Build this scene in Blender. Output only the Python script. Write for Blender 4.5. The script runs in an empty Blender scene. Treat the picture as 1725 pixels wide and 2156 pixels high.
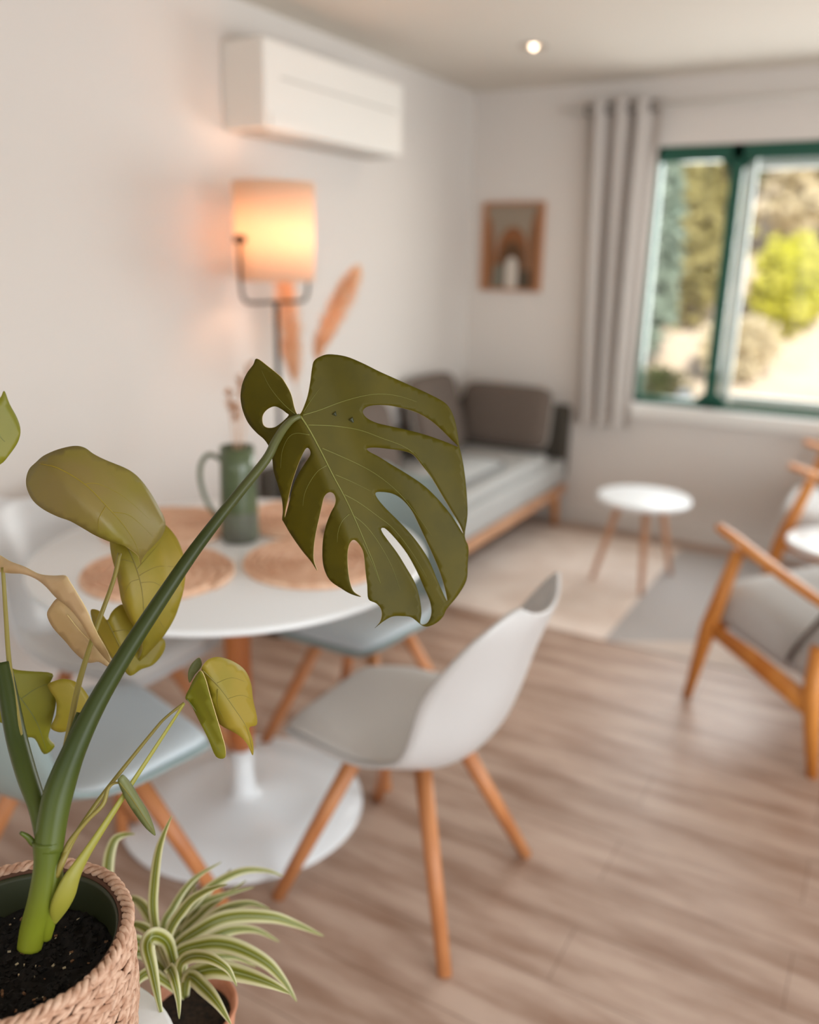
import bpy, bmesh, math, random
from math import sin, cos, pi, radians, sqrt
from mathutils import Vector, Matrix, noise
from mathutils.geometry import delaunay_2d_cdt
random.seed(7)
scn = bpy.context.scene
COL = scn.collection

# ------------------------------------------------------------------ camera
F = 1793.0; PIT = radians(16.58); ROL = radians(1.127); YAW = radians(29.53); CH = 1.53
CX, CY = 862.5, 1078.0
hv = Vector((-sin(YAW), cos(YAW), 0)); rv = Vector((cos(YAW), sin(YAW), 0)); zv = Vector((0, 0, 1))
fw = cos(PIT)*hv - sin(PIT)*zv
up0 = cos(PIT)*zv + sin(PIT)*hv
rt = cos(ROL)*rv + sin(ROL)*up0
up = -sin(ROL)*rv + cos(ROL)*up0
CAM = Vector((0, 0, CH))
def at(px, py, k):
    """point of the place seen along a direction of the photo, k metres deep"""
    return CAM + k*((px-CX)/F*rt - (py-CY)/F*up + fw)
cd = bpy.data.cameras.new('camera'); cam = bpy.data.objects.new('camera', cd); COL.objects.link(cam)
M = Matrix((rt, up, -fw)).transposed().to_4x4(); M.translation = CAM
cam.matrix_world = M
cd.sensor_width = 36; cd.lens = F/2156*36; cd.clip_start = .02; cd.clip_end = 200
cd.dof.use_dof = True; cd.dof.focus_distance = 1.0; cd.dof.aperture_fstop = 1.6
scn.camera = cam

# ------------------------------------------------------------------ materials
def lin(c):
    return tuple(((v/255)/12.92 if v/255 <= .04045 else ((v/255+.055)/1.055)**2.4) for v in c) + (1,)
def mat(name, c, rough=.6, metal=0, var=0, scale=20, c2=None, bump=0, bscale=200, trans=0, stretch=None, spec=.5, coat=0):
    m = bpy.data.materials.new(name); m.use_nodes = True
    nt = m.node_tree; b = nt.nodes['Principled BSDF']
    b.inputs['Roughness'].default_value = rough; b.inputs['Metallic'].default_value = metal
    b.inputs['Base Color'].default_value = lin(c)
    b.inputs['Specular IOR Level'].default_value = spec
    if coat: b.inputs['Coat Weight'].default_value = coat; b.inputs['Coat Roughness'].default_value = .15
    tc = nt.nodes.new('ShaderNodeTexCoord'); mp = nt.nodes.new('ShaderNodeMapping')
    nt.links.new(tc.outputs['Object'], mp.inputs['Vector'])
    if stretch: mp.inputs['Scale'].default_value = stretch
    if c2 is not None:
        n = nt.nodes.new('ShaderNodeTexNoise'); n.inputs['Scale'].default_value = scale; n.inputs['Detail'].default_value = 5
        r = nt.nodes.new('ShaderNodeValToRGB'); r.color_ramp.elements[0].position = .35; r.color_ramp.elements[1].position = .65
        r.color_ramp.elements[0].color = lin(c); r.color_ramp.elements[1].color = lin(c2)
        nt.links.new(mp.outputs[0], n.inputs['Vector']); nt.links.new(n.outputs['Fac'], r.inputs['Fac'])
        nt.links.new(r.outputs['Color'], b.inputs['Base Color'])
    if bump:
        n = nt.nodes.new('ShaderNodeTexNoise'); n.inputs['Scale'].default_value = bscale
        bp = nt.nodes.new('ShaderNodeBump'); bp.inputs['Strength'].default_value = bump; bp.inputs['Distance'].default_value = .002
        nt.links.new(mp.outputs[0], n.inputs['Vector']); nt.links.new(n.outputs['Fac'], bp.inputs['Height'])
        nt.links.new(bp.outputs['Normal'], b.inputs['Normal'])
    if trans:
        t = nt.nodes.new('ShaderNodeBsdfTranslucent'); mx = nt.nodes.new('ShaderNodeMixShader'); mx.inputs[0].default_value = trans
        o = nt.nodes['Material Output']
        src = b.inputs['Base Color'].links[0].from_socket if b.inputs['Base Color'].links else None
        if src: nt.links.new(src, t.inputs['Color'])
        else: t.inputs['Color'].default_value = lin(c)
        nt.links.new(b.outputs[0], mx.inputs[1]); nt.links.new(t.outputs[0], mx.inputs[2]); nt.links.new(mx.outputs[0], o.inputs['Surface'])
    return m
def glass_mat():
    m = bpy.data.materials.new('window_glass'); m.use_nodes = True; nt = m.node_tree
    nt.nodes.remove(nt.nodes['Principled BSDF'])
    t = nt.nodes.new('ShaderNodeBsdfTransparent'); g = nt.nodes.new('ShaderNodeBsdfGlossy'); g.inputs['Roughness'].default_value = .02
    t.inputs['Color'].default_value = (.95, .96, .95, 1)
    mx = nt.nodes.new('ShaderNodeMixShader'); mx.inputs[0].default_value = .04
    nt.links.new(t.outputs[0], mx.inputs[1]); nt.links.new(g.outputs[0], mx.inputs[2])
    nt.links.new(mx.outputs[0], nt.nodes['Material Output'].inputs['Surface'])
    return m
def emit_mat(name, c, s):
    m = bpy.data.materials.new(name); m.use_nodes = True; nt = m.node_tree
    nt.nodes.remove(nt.nodes['Principled BSDF'])
    e = nt.nodes.new('ShaderNodeEmission'); e.inputs['Color'].default_value = lin(c); e.inputs['Strength'].default_value = s
    nt.links.new(e.outputs[0], nt.nodes['Material Output'].inputs['Surface']); return m
def floor_mat():
    m = bpy.data.materials.new('oak_planks'); m.use_nodes = True; nt = m.node_tree; b = nt.nodes['Principled BSDF']
    b.inputs['Roughness'].default_value = .42
    tc = nt.nodes.new('ShaderNodeTexCoord'); mp = nt.nodes.new('ShaderNodeMapping'); nt.links.new(tc.outputs['Object'], mp.inputs[0])
    br = nt.nodes.new('ShaderNodeTexBrick'); br.offset = .37; br.inputs['Scale'].default_value = 1
    br.inputs['Brick Width'].default_value = 1.25; br.inputs['Row Height'].default_value = .185
    br.inputs['Mortar Size'].default_value = .0015; br.inputs['Mortar'].default_value = lin((146, 122, 106))
    br.inputs['Color1'].default_value = lin((192, 168, 152)); br.inputs['Color2'].default_value = lin((181, 156, 139)); br.inputs['Bias'].default_value = 0
    nt.links.new(mp.outputs[0], br.inputs['Vector'])
    mp2 = nt.nodes.new('ShaderNodeMapping'); mp2.inputs['Scale'].default_value = (1.1, 7, 1); nt.links.new(tc.outputs['Object'], mp2.inputs[0])
    n = nt.nodes.new('ShaderNodeTexNoise'); n.inputs['Scale'].default_value = 2.0; n.inputs['Detail'].default_value = 6; n.inputs['Roughness'].default_value = .6
    nt.links.new(mp2.outputs[0], n.inputs['Vector'])
    r = nt.nodes.new('ShaderNodeValToRGB'); r.color_ramp.elements[0].position = .33; r.color_ramp.elements[1].position = .62
    r.color_ramp.elements[0].color = lin((198, 180, 167)); r.color_ramp.elements[1].color = (1, 1, 1, 1)
    nt.links.new(n.outputs['Fac'], r.inputs['Fac'])
    mx = nt.nodes.new('ShaderNodeMix'); mx.data_type = 'RGBA'; mx.blend_type = 'MULTIPLY'; mx.inputs[0].default_value = 1
    nt.links.new(br.outputs['Color'], mx.inputs[6]); nt.links.new(r.outputs['Color'], mx.inputs[7])
    nt.links.new(mx.outputs[2], b.inputs['Base Color']); return m
def stripe_mat():
    """spider plant blade: green centre, cream margins, laid over the blade's width (UV)"""
    m = bpy.data.materials.new('variegated_blade'); m.use_nodes = True; nt = m.node_tree; b = nt.nodes['Principled BSDF']
    b.inputs['Roughness'].default_value = .38
    uv = nt.nodes.new('ShaderNodeTexCoord'); sp = nt.nodes.new('ShaderNodeSeparateXYZ'); nt.links.new(uv.outputs['UV'], sp.inputs[0])
    r = nt.nodes.new('ShaderNodeValToRGB'); cr = r.color_ramp
    cr.elements[0].position = 0; cr.elements[0].color = lin((226, 222, 186))
    cr.elements[1].position = 1; cr.elements[1].color = lin((226, 222, 186))
    for p, c in ((.17, (214, 212, 166)), (.30, (142, 144, 44)), (.44, (104, 110, 22)), (.5, (168, 176, 120)), (.56, (104, 110, 22)), (.70, (142, 144, 44)), (.83, (214, 212, 166))):
        e = cr.elements.new(p); e.color = lin(c)
    nt.links.new(sp.outputs['Y'], r.inputs['Fac'])
    nt.links.new(r.outputs[0], b.inputs['Base Color'])
    t = nt.nodes.new('ShaderNodeBsdfTranslucent'); nt.links.new(r.outputs[0], t.inputs['Color'])
    mx = nt.nodes.new('ShaderNodeMixShader'); mx.inputs[0].default_value = .3
    nt.links.new(b.outputs[0], mx.inputs[1]); nt.links.new(t.outputs[0], mx.inputs[2]); nt.links.new(mx.outputs[0], nt.nodes['Material Output'].inputs['Surface'])
    return m

m_wall = mat('wall_paint', (212, 206, 201), .9, bump=.05, bscale=60)
m_ceil = mat('ceiling_paint', (214, 207, 197), .95)
m_floor = floor_mat()
m_trimw = mat('white_trim', (222, 220, 216), .5)
m_green = mat('green_frame_paint', (6, 74, 58), .35)
m_alu = mat('pale_sash', (196, 206, 204), .4)
m_glass = glass_mat()
m_wood = mat('beech_wood', (196, 132, 84), .45, c2=(176, 110, 64), scale=14, stretch=(1, 1, .15))
m_woodo = mat('orange_oak', (206, 136, 62), .45, c2=(186, 112, 42), scale=10, stretch=(1, 1, .2))
m_woodp = mat('pale_oak', (205, 158, 124), .5, c2=(190, 140, 105), scale=12, stretch=(1, 1, .2))
m_col = mat('dark_oak_column', (190, 116, 62), .4, c2=(168, 94, 44), scale=9, stretch=(1, 1, .15))
m_white = mat('white_lacquer', (234, 237, 239), .3)
m_shellw = mat('white_plastic', (196, 194, 193), .32)
m_shellb = mat('pale_teal_plastic', (140, 156, 156), .35)
m_pad = mat('light_grey_pad', (200, 196, 192), .8, bump=.3, bscale=400)
m_padb = mat('pale_blue_grey_pad', (196, 206, 212), .7, bump=.2, bscale=300)
m_black = mat('black_metal', (34, 32, 30), .45, metal=.6)
m_sofa = mat('pale_grey_upholstery', (176, 176, 174), .95, bump=.5, bscale=300)
m_sofa2 = mat('grey_piping', (120, 121, 120), .95)
m_dark = mat('taupe_fabric', (104, 92, 84), .95, bump=.6, bscale=250, c2=(94, 82, 74), scale=80)
m_dark2 = mat('charcoal_fabric', (72, 66, 58), .95, bump=.6, bscale=250)
m_trimp = mat('light_pillow_edge', (168, 164, 158), .9)
m_cush = mat('grey_cushion', (188, 187, 186), .95, bump=.5, bscale=300)
m_curt = mat('curtain_linen', (206, 199, 194), .9, trans=.18, bump=.2, bscale=300)
m_eye = mat('dark_eyelet', (84, 78, 72), .4, metal=.7)
m_ac = mat('aircon_white', (226, 222, 216), .45)
m_acs = mat('aircon_grey_slot', (188, 184, 178), .5)
m_jute = mat('woven_seagrass', (236, 200, 172), .65, c2=(216, 170, 138), scale=60)
m_jug = mat('green_glaze', (66, 80, 48), .3, c2=(82, 94, 64), scale=10, coat=.3)
m_jugb = mat('grey_green_glaze', (96, 104, 88), .5, c2=(84, 84, 74), scale=14)
m_stem = mat('dried_stem', (206, 168, 140), .8)
m_pamp = mat('pampas_plume', (248, 220, 190), .9, trans=.45, c2=(244, 200, 158), scale=30)
m_vase = mat('brown_vase', (156, 130, 116), .6)
m_bowl = mat('dark_brown_dish', (62, 46, 42), .4)
m_rug1 = mat('cream_rug', (236, 223, 213), 1, bump=.6, bscale=200, c2=(222, 205, 193), scale=5)
m_rug2 = mat('grey_rug', (176, 171, 169), 1, bump=.6, bscale=200)
m_rug3 = mat('beige_rug', (206, 192, 182), 1, bump=.6, bscale=200)
m_soil = mat('potting_soil', (22, 17, 12), .95, c2=(8, 7, 6), scale=90, bump=1, bscale=140)
m_bark = mat('bark_chip', (120, 88, 60), .8)
m_perl = mat('perlite', (180, 170, 140), .8)
m_bask = mat('water_hyacinth', (208, 174, 150), .7, c2=(168, 126, 100), scale=90)
m_baskd = mat('basket_gap', (84, 54, 38), .9)
m_liner = mat('dark_green_liner', (46, 50, 26), .5)
m_leaf = mat('deep_green_leaf', (84, 75, 0), .5, trans=.2, c2=(73, 66, 0), scale=18, spec=.2)
m_vein = mat('leaf_vein', (112, 112, 44), .5)
m_midrib = mat('leaf_midrib', (140, 138, 96), .45)
m_leafy = mat('olive_yellow_leaf', (172, 150, 48), .45, trans=.42, c2=(154, 142, 38), scale=14)
m_leafb = mat('dull_olive_leaf', (142, 124, 66), .45, trans=.3, c2=(138, 128, 40), scale=9)
m_leafg = mat('fresh_green_leaf', (122, 122, 14), .45, trans=.3, c2=(134, 130, 30), scale=12)
m_leafp = mat('beige_leaf', (222, 198, 166), .5, trans=.35, c2=(194, 166, 118), scale=10)
m_leafs = mat('small_grey_green_leaf', (112, 118, 70), .45, trans=.2)
m_edge = mat('leaf_edge', (190, 166, 110), .5)
m_pet = mat('petiole_green', (66, 78, 34), .36, c2=(52, 68, 22), scale=12, stretch=(1, 1, 1))
m_stalk = mat('stalk_green', (120, 136, 40), .4, c2=(98, 118, 44), scale=16)
def grad_mat(name, stops, axis='Z', rough=.38):
    m = bpy.data.materials.new(name); m.use_nodes = True; nt = m.node_tree; b = nt.nodes['Principled BSDF']
    b.inputs['Roughness'].default_value = rough; b.inputs['Specular IOR Level'].default_value = .28
    tc = nt.nodes.new('ShaderNodeTexCoord'); sp = nt.nodes.new('ShaderNodeSeparateXYZ'); r = nt.nodes.new('ShaderNodeValToRGB')
    nt.links.new(tc.outputs['Object'], sp.inputs[0]); nt.links.new(sp.outputs[axis], r.inputs['Fac']); cr = r.color_ramp
    cr.elements[0].position = stops[0][0]; cr.elements[0].color = lin(stops[0][1]); cr.elements[1].position = stops[-1][0]; cr.elements[1].color = lin(stops[-1][1])
    for p, c in stops[1:-1]: e = cr.elements.new(p); e.color = lin(c)
    nt.links.new(r.outputs[0], b.inputs['Base Color']); return m
m_stalk = m_pet = grad_mat('green_stem_skin', ((.14, (138, 142, 30)), (.22, (112, 120, 30)), (.30, (82, 94, 32)), (.40, (50, 62, 18)), (.62, (44, 52, 14)), (.74, (88, 90, 52))))
m_thin = mat('thin_stem_olive', (128, 116, 48), .45)
m_sheath = mat('yellow_green_sheath', (148, 144, 52), .45, trans=.15)
m_blade = stripe_mat()
m_terr = mat('terracotta', (204, 142, 112), .7, c2=(180, 118, 86), scale=30)
m_terri = mat('dark_pot_soil', (54, 42, 30), .95, c2=(24, 20, 14), scale=120, bump=1)
m_bulb = emit_mat('lit_bulb', (255, 222, 190), 4)
m_bulb2 = emit_mat('warm_lamp_bulb', (255, 196, 152), 33)
m_ring = mat('brushed_ring', (176, 168, 158), .35, metal=.5)
m_shade = mat('linen_lampshade', (246, 226, 206), .9, trans=.55)
m_grass = mat('dry_bank', (208, 190, 168), 1, c2=(226, 211, 194), scale=1.2)
m_trunk = mat('trunk_bark', (110, 96, 76), .9)

# ------------------------------------------------------------------ mesh helpers
class MB:
    def __init__(self): self.bm = bmesh.new(); self.mi = 0; self.uv = None
    def face(self, vs):
        try:
            f = self.bm.faces.new(vs); f.material_index = self.mi; f.smooth = True; return f
        except ValueError: return None
    def v(self, p): return self.bm.verts.new(p)
    def box(self, c, s, M=None, bev=0):
        r = bmesh.ops.create_cube(self.bm, size=1)['verts']
        mt = Matrix.Translation(c) @ (M.to_4x4() if M else Matrix()) @ Matrix.Diagonal((*s, 1))
        bmesh.ops.transform(self.bm, matrix=mt, verts=r)
        fs = list({f for v in r for f in v.link_faces})
        for f in fs: f.material_index = self.mi
        if bev:
            es = list({e for v in r for e in v.link_edges})
            o = bmesh.ops.bevel(self.bm, geom=es, offset=bev, segments=3, affect='EDGES', profile=.5)
            for f in o['faces']: f.material_index = self.mi; f.smooth = True
        return self
    def tube(self, pts, rad, n=12, cap=True, flat=1.0, side=None):
        """swept circle; rad number, or list; flat squashes along the second axis"""
        pts = [Vector(p) for p in pts]; L = len(pts)
        if not hasattr(rad, '__len__'): rad = [rad]*L
        rings = []; ref = None
        for i, p in enumerate(pts):
            t = (pts[min(i+1, L-1)]-pts[max(i-1, 0)]).normalized()
            if side is not None: a = side - t*side.dot(t)
            elif ref is None:
                a = Vector((0, 0, 1)) if abs(t.z) < .9 else Vector((1, 0, 0)); a = a - t*a.dot(t)
            else: a = ref - t*ref.dot(t)
            a.normalize(); ref = a; b = t.cross(a)
            rings.append([self.v(p + rad[i]*(cos(2*pi*k/n)*a*1.0 + sin(2*pi*k/n)*b*flat)) for k in range(n)])
        for i in range(L-1):
            for k in range(n): self.face([rings[i][k], rings[i][(k+1) % n], rings[i+1][(k+1) % n], rings[i+1][k]])
        if cap: self.face(rings[0][::-1]); self.face(rings[-1])
        return self
    def lathe(self, prof, c=(0, 0, 0), n=48, close=False):
        c = Vector(c); rings = []
        for r, z in prof:
            rings.append([self.v(c + Vector((r*cos(2*pi*k/n), r*sin(2*pi*k/n), z))) for k in range(n)] if r > 1e-6 else [self.v(c+Vector((0, 0, z)))])
        seq = list(zip(rings, rings[1:])) + ([(rings[-1], rings[0])] if close else [])
        for A, B in seq:
            for k in range(n):
                k2 = (k+1) % n
                if len(A) == 1 and len(B) == 1: continue
                if len(A) == 1: self.face([A[0], B[k2], B[k]])
                elif len(B) == 1: self.face([A[k], A[k2], B[0]])
                else: self.face([A[k], A[k2], B[k2], B[k]])
        return self
    def grid(self, fn, nu, nv, thick=0, closeu=False):
        g = [[self.v(fn(u/(nu if closeu else nu-1), v/(nv-1))) for v in range(nv)] for u in range(nu)]
        for u in range(nu if closeu else nu-1):
            for v in range(nv-1):
                u2 = (u+1) % nu; self.face([g[u][v], g[u2][v], g[u2][v+1], g[u][v+1]])
        return self
    def pillow(self, c, s, M=None, n=16, p=3.2, puff=1.0):
        """soft cushion: rounded-square outline, domed faces; s = full size"""
        M = M or Matrix.Identity(3); c = Vector(c)
        def f(u, v):
            a = 2*pi*u; b = -pi/2 + pi*v
            e = 2/p
            sg = lambda x, q: math.copysign(abs(x)**q, x)
            cb = sg(cos(b), .45)
            x = cb*sg(cos(a), e); y = cb*sg(sin(a), e); z = sg(sin(b), puff)
            return c + M @ Vector((x*s[0]/2, y*s[1]/2, z*s[2]/2))
        self.grid(f, n*3, n, closeu=True); bmesh.ops.remove_doubles(self.bm, verts=self.bm.verts, dist=1e-5)
        return self
    def build(self, name, mats, parent=None, fix=True):
        if fix: bmesh.ops.recalc_face_normals(self.bm, faces=self.bm.faces)
        me = bpy.data.meshes.new(name); self.bm.to_mesh(me); self.bm.free()
        for m in (mats if isinstance(mats, (list, tuple)) else [mats]): me.materials.append(m)
        o = bpy.data.objects.new(name, me); COL.objects.link(o)
        if parent: o.parent = parent
        return o
def tag(o, label=None, cat=None, group=None, kind=None):
    if label: o['label'] = label
    if cat: o['category'] = cat
    if group: o['group'] = group
    if kind: o['kind'] = kind
    return o
def empty(name, loc, rz=0, label=None, cat=None, group=None):
    o = bpy.data.objects.new(name, None); COL.objects.link(o); o.location = loc; o.rotation_euler.z = rz
    o.empty_display_size = .05
    return tag(o, label, cat, group)
def kids(o): return [c for c in bpy.data.objects if c.parent == o]
def copy_tree(o, parent=None):
    c = o.copy(); COL.objects.link(c)
    if parent: c.parent = parent
    for ch in kids(o): copy_tree(ch, c)
    return c
def smooth_pts(pts, n=5, closed=False):
    """Catmull-Rom through the points"""
    L = len(pts); out = []
    g = (lambda i: pts[i % L]) if closed else (lambda i: pts[max(0, min(L-1, i))])
    for i in range(L if closed else L-1):
        p0, p1, p2, p3 = g(i-1), g(i), g(i+1), g(i+2)
        for k in range(n):
            t = k/n
            out.append(tuple(.5*((2*p1[j]) + (-p0[j]+p2[j])*t + (2*p0[j]-5*p1[j]+4*p2[j]-p3[j])*t*t + (-p0[j]+3*p1[j]-3*p2[j]+p3[j])*t**3) for j in range(len(p1))))
    if not closed: out.append(tuple(pts[-1]))
    return out
def struct(o): o['kind'] = 'structure'; return o

# ------------------------------------------------------------------ room shell
XL, XR, YB, YF, ZC = -2.37, 2.75, 4.853, -1.9, 2.45
T = .16
struct(MB().box(((XL+XR)/2, (YB+YF)/2, -.05), (XR-XL+2*T, YB-YF+2*T, .1)).build('floor', m_floor))
c = MB()
dl = (-1.645, 3.948)   # downlight hole
hx = .047
c.box(((XL+dl[0]-hx)/2-.08, (YB+YF)/2, ZC+.05), (dl[0]-hx-XL+.16, YB-YF+2*T, .1))
c.box(((XR+dl[0]+hx)/2+.08, (YB+YF)/2, ZC+.05), (XR-dl[0]-hx+.16, YB-YF+2*T, .1))
c.box((dl[0], (YF-T+dl[1]-hx)/2, ZC+.05), (2*hx, dl[1]-hx-YF+T, .1))
c.box((dl[0], (YB+T+dl[1]+hx)/2, ZC+.05), (2*hx, YB+T-dl[1]-hx, .1))
struct(c.build('ceiling', m_ceil))
struct(MB().box((XL-T/2, (YB+YF)/2, ZC/2), (T, YB-YF+2*T, ZC)).build('wall_left', m_wall))
def wall_with_hole(name, axis, pos, a0, a1, h0, h1, z0, z1):
    w = MB()
    def bx(p, q, zz0, zz1):
        if q-p < 1e-4 or zz1-zz0 < 1e-4: return
        cc = ((p+q)/2, pos, (zz0+zz1)/2) if axis == 'x' else (pos, (p+q)/2, (zz0+zz1)/2)
        ss = (q-p, T, zz1-zz0) if axis == 'x' else (T, q-p, zz1-zz0)
        w.box(cc, ss)
    bx(a0, h0, 0, ZC); bx(h1, a1, 0, ZC); bx(h0, h1, 0, z0); bx(h0, h1, z1, ZC)
    return struct(w.build(name, m_wall))
WX0, WX1, WZ0, WZ1 = -1.345, 1.25, .745, 2.12
wall_with_hole('wall_back', 'x', YB+T/2, XL, XR, WX0, WX1, WZ0, WZ1)
wall_with_hole('wall_right', 'y', XR+T/2, YF-T, YB+T, -.9, 3.6, 0, 2.15)
wall_with_hole('wall_front', 'x', YF-T/2, XL, XR, -1.4, 1.6, .6, 2.1)

def window(name, axis, pos, h0, h1, z0, z1, muls, fmat, fw_=.06, dep=.07):
    w = empty(name, (0, 0, 0)); struct(w)
    def P(a, z): return (a, pos, z) if axis == 'x' else (pos, a, z)
    def S(a, z, d=dep): return (a, d, z) if axis == 'x' else (d, a, z)
    f = MB()
    f.box(P((h0+h1)/2, z1-fw_/2), S(h1-h0, fw_), bev=.004); f.box(P((h0+h1)/2, z0+fw_/4), S(h1-h0, fw_/2), bev=.004)
    f.box(P(h0+fw_/2, (z0+z1)/2), S(fw_, z1-z0), bev=.004); f.box(P(h1-fw_/2, (z0+z1)/2), S(fw_, z1-z0), bev=.004)
    for mx in muls: f.box(P(mx, (z0+z1)/2), S(.062, z1-z0), bev=.004)
    f.build('window_frame', fmat, w)
    MB().box(P((h0+h1)/2, (z0+z1)/2), S(h1-h0-.02, z1-z0-.02, .006)).build('window_pane', m_glass, w)
    return w
w1 = window('window_1', 'x', YB+.05, WX0, WX1, WZ0+.02, WZ1, (-.88, .25), m_green, .078)
# corner brackets where the mullion meets the head and the foot, and the pale sash beside it
s = MB()
for sx in (-1, 1):
    for zz, sz in ((WZ1-.075, -1), (WZ0+.058, 1)):
        vs = [s.v((-.88+sx*.03, YB+.03+d, zz)) for d in (0, .04)] + [s.v((-.88+sx*.085, YB+.03+d, zz)) for d in (0, .04)] + [s.v((-.88+sx*.03, YB+.03+d, zz+sz*.05)) for d in (0, .04)]
        s.face([vs[0], vs[2], vs[4]]); s.face([vs[1], vs[3], vs[5]]); s.face([vs[0], vs[1], vs[3], vs[2]]); s.face([vs[2], vs[3], vs[5], vs[4]]); s.face([vs[0], vs[1], vs[5], vs[4]])
s.build('corner_bracket', m_green, w1)
s = MB(); s.box((-.815, YB+.075, 1.42), (.05, .03, 1.25)); s.box((.22, YB+.075, .83), (2.0, .03, .04)); s.box((.22, YB+.075, 2.02), (2.0, .03, .04))
s.build('sliding_sash', m_alu, w1)
MB().box(((WX0+WX1)/2, YB-.018+.012, .728), (WX1-WX0+.06, .085, .075), bev=.006).build('window_sill', m_trimw, w1)
window('window_2', 'x', YF-.06, -1.4, 1.6, .6, 2.1, (.1,), m_green)
d = window('door_1', 'y', XR+.06, -.9, 3.6, 0, 2.15, (.6, 2.1), m_green)
bb = mat('skirting_white', (206, 200, 194), .6)
struct(MB().box((XL+.006, (YB+YF)/2, .035), (.012, YB-YF, .07)).build('baseboard_left', bb))
struct(MB().box(((XL+XR)/2, YB-.006, .035), (XR-XL-.02, .012, .07)).build('baseboard_back', bb))

# ------------------------------------------------------------------ lights
w = bpy.data.worlds.new('sky'); scn.world = w; w.use_nodes = True; nt = w.node_tree
sky = nt.nodes.new('ShaderNodeTexSky'); sky.sky_type = 'NISHITA'; sky.sun_disc = False
sky.sun_elevation = radians(48); sky.sun_rotation = radians(150); sky.air_density = 1; sky.dust_density = 3
bg = nt.nodes['Background']; bg.inputs['Strength'].default_value = .085
nt.links.new(sky.outputs[0], bg.inputs['Color'])
def light(name, kind, loc, tgt, energy, col, size=None, sizey=None):
    ld = bpy.data.lights.new(name, kind); o = bpy.data.objects.new(name, ld); COL.objects.link(o)
    o.location = loc; ld.energy = energy; ld.color = col
    if tgt is not None: o.rotation_euler = (Vector(tgt)-Vector(loc)).to_track_quat('-Z', 'Y').to_euler()
    if kind == 'AREA': ld.shape = 'RECTANGLE'; ld.size = size; ld.size_y = sizey or size
    elif size: ld.shadow_soft_size = size
    return o
sun = light('sun', 'SUN', (3, -4, 9), (-2.2, 6, 0), 2.5, (1, .93, .84)); sun.data.angle = radians(1.5)
# daylight entering by the glazed door on the right, the window behind the camera and the window in the back wall
light('daylight_door', 'AREA', (XR+.4, 1.0, 1.15), (-1.0, 2.7, 1.0), 84, (.93, .965, 1), 4.3, 2.1)
light('daylight_front_window', 'AREA', (.1, YF-.35, 1.4), (.1, 0, 1.2), 9, (.95, .98, 1), 2.8, 1.4)
light('daylight_back_window', 'AREA', (-.05, YB+.45, 1.55), (-.2, 0, .7), 44, (.98, .99, 1), 2.4, 1.3)

# ------------------------------------------------------------------ air conditioner
ac = empty('air_conditioner', (XL, 3.19, 1.98), label='white wall mounted air conditioner high on the left wall', cat='air conditioner')
b = MB(); b.box((.102, 0, .155), (.2, 1.0, .305), bev=.008); b.build('housing', m_ac, ac)
b = MB(); b.box((.203, .02, .185), (.004, .84, .008)); b.build('panel_seam', m_acs, ac)
b = MB(); b.box((.205, .0, .03), (.008, .94, .05), bev=.003); b.build('louvre', m_ac, ac)
b = MB(); b.box((.11, 0, -.004), (.13, .9, .01)); b.build('outlet_vent', m_acs, ac)

# ------------------------------------------------------------------ ceiling downlight
d = empty('ceiling_downlight', (dl[0], dl[1], ZC), label='small round recessed downlight, lit, in the white ceiling', cat='ceiling light')
MB().lathe([(.043, 0), (.046, -.004), (.058, -.006), (.064, -.003), (.064, 0), (.044, .001), (.044, .06), (.04, .06), (.04, 0)], n=40).build('trim_ring', m_ring, d)
MB().lathe([(0, -.016), (.009, -.013), (.014, .0), (.014, .02), (.010, .05), (0, .055)], n=24).build('bulb', m_bulb, d)
light('downlight_lamp', 'SPOT', (dl[0], dl[1], ZC-.02), (dl[0], dl[1], 0), 3, (1, .8, .6), .02).data.spot_size = radians(150)
bpy.data.lights['downlight_lamp'].spot_blend = 1

# ------------------------------------------------------------------ floor lamp
lx, ly = -2.117, 2.666
lamp = empty('floor_lamp', (lx, ly, 0), label='tall black floor lamp with a lit beige drum shade on a U bracket', cat='lamp')
MB().lathe([(0, 0), (.10, 0), (.105, .006), (.10, .016), (.02, .022), (0, .022)]).build('base', m_black, lamp)
MB().tube([(0, 0, .02), (0, 0, 1.365)], .0095).build('pole', m_black, lamp)
ang = radians(22); ux, uy = cos(ang), sin(ang); R_ = .125
pts = [(-R_*ux, -R_*uy, 1.575), (-R_*ux, -R_*uy, 1.40), (-(R_-.012)*ux, -(R_-.012)*uy, 1.368), (-(R_-.04)*ux, -(R_-.04)*uy, 1.36), (0, 0, 1.36), ((R_-.04)*ux, (R_-.04)*uy, 1.36), ((R_-.012)*ux, (R_-.012)*uy, 1.368), (R_*ux, R_*uy, 1.40), (R_*ux, R_*uy, 1.575)]
# the bracket turned so its left arm stands in front of the shade
ang = radians(-26); ux, uy = cos(YAW)*cos(ang)-sin(YAW)*sin(-ang)*-1, 0
fd = Vector((rt.x, rt.y, 0)).normalized(); bd = Vector((hv.x, hv.y, 0))
ddir = (fd*cos(radians(50)) + bd*sin(radians(50))).normalized()
R_ = .168
prof = [(-1, 1.585), (-1, 1.42), (-.93, 1.375), (-.75, 1.36), (0, 1.36), (.75, 1.36), (.93, 1.375), (1, 1.42), (1, 1.585)]
pts = [ddir*R_*a + Vector((0, 0, z)) for a, z in prof]
MB().tube(smooth_pts([tuple(p) for p in pts], 4), .0065).build('bracket', m_black, lamp)
for sg in (-1, 1): MB().tube([ddir*sg*(R_-.025)+Vector((0, 0, 1.585)), ddir*sg*(R_+.018)+Vector((0, 0, 1.585))], .014).build('pivot_knob', m_black, lamp)
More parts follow.
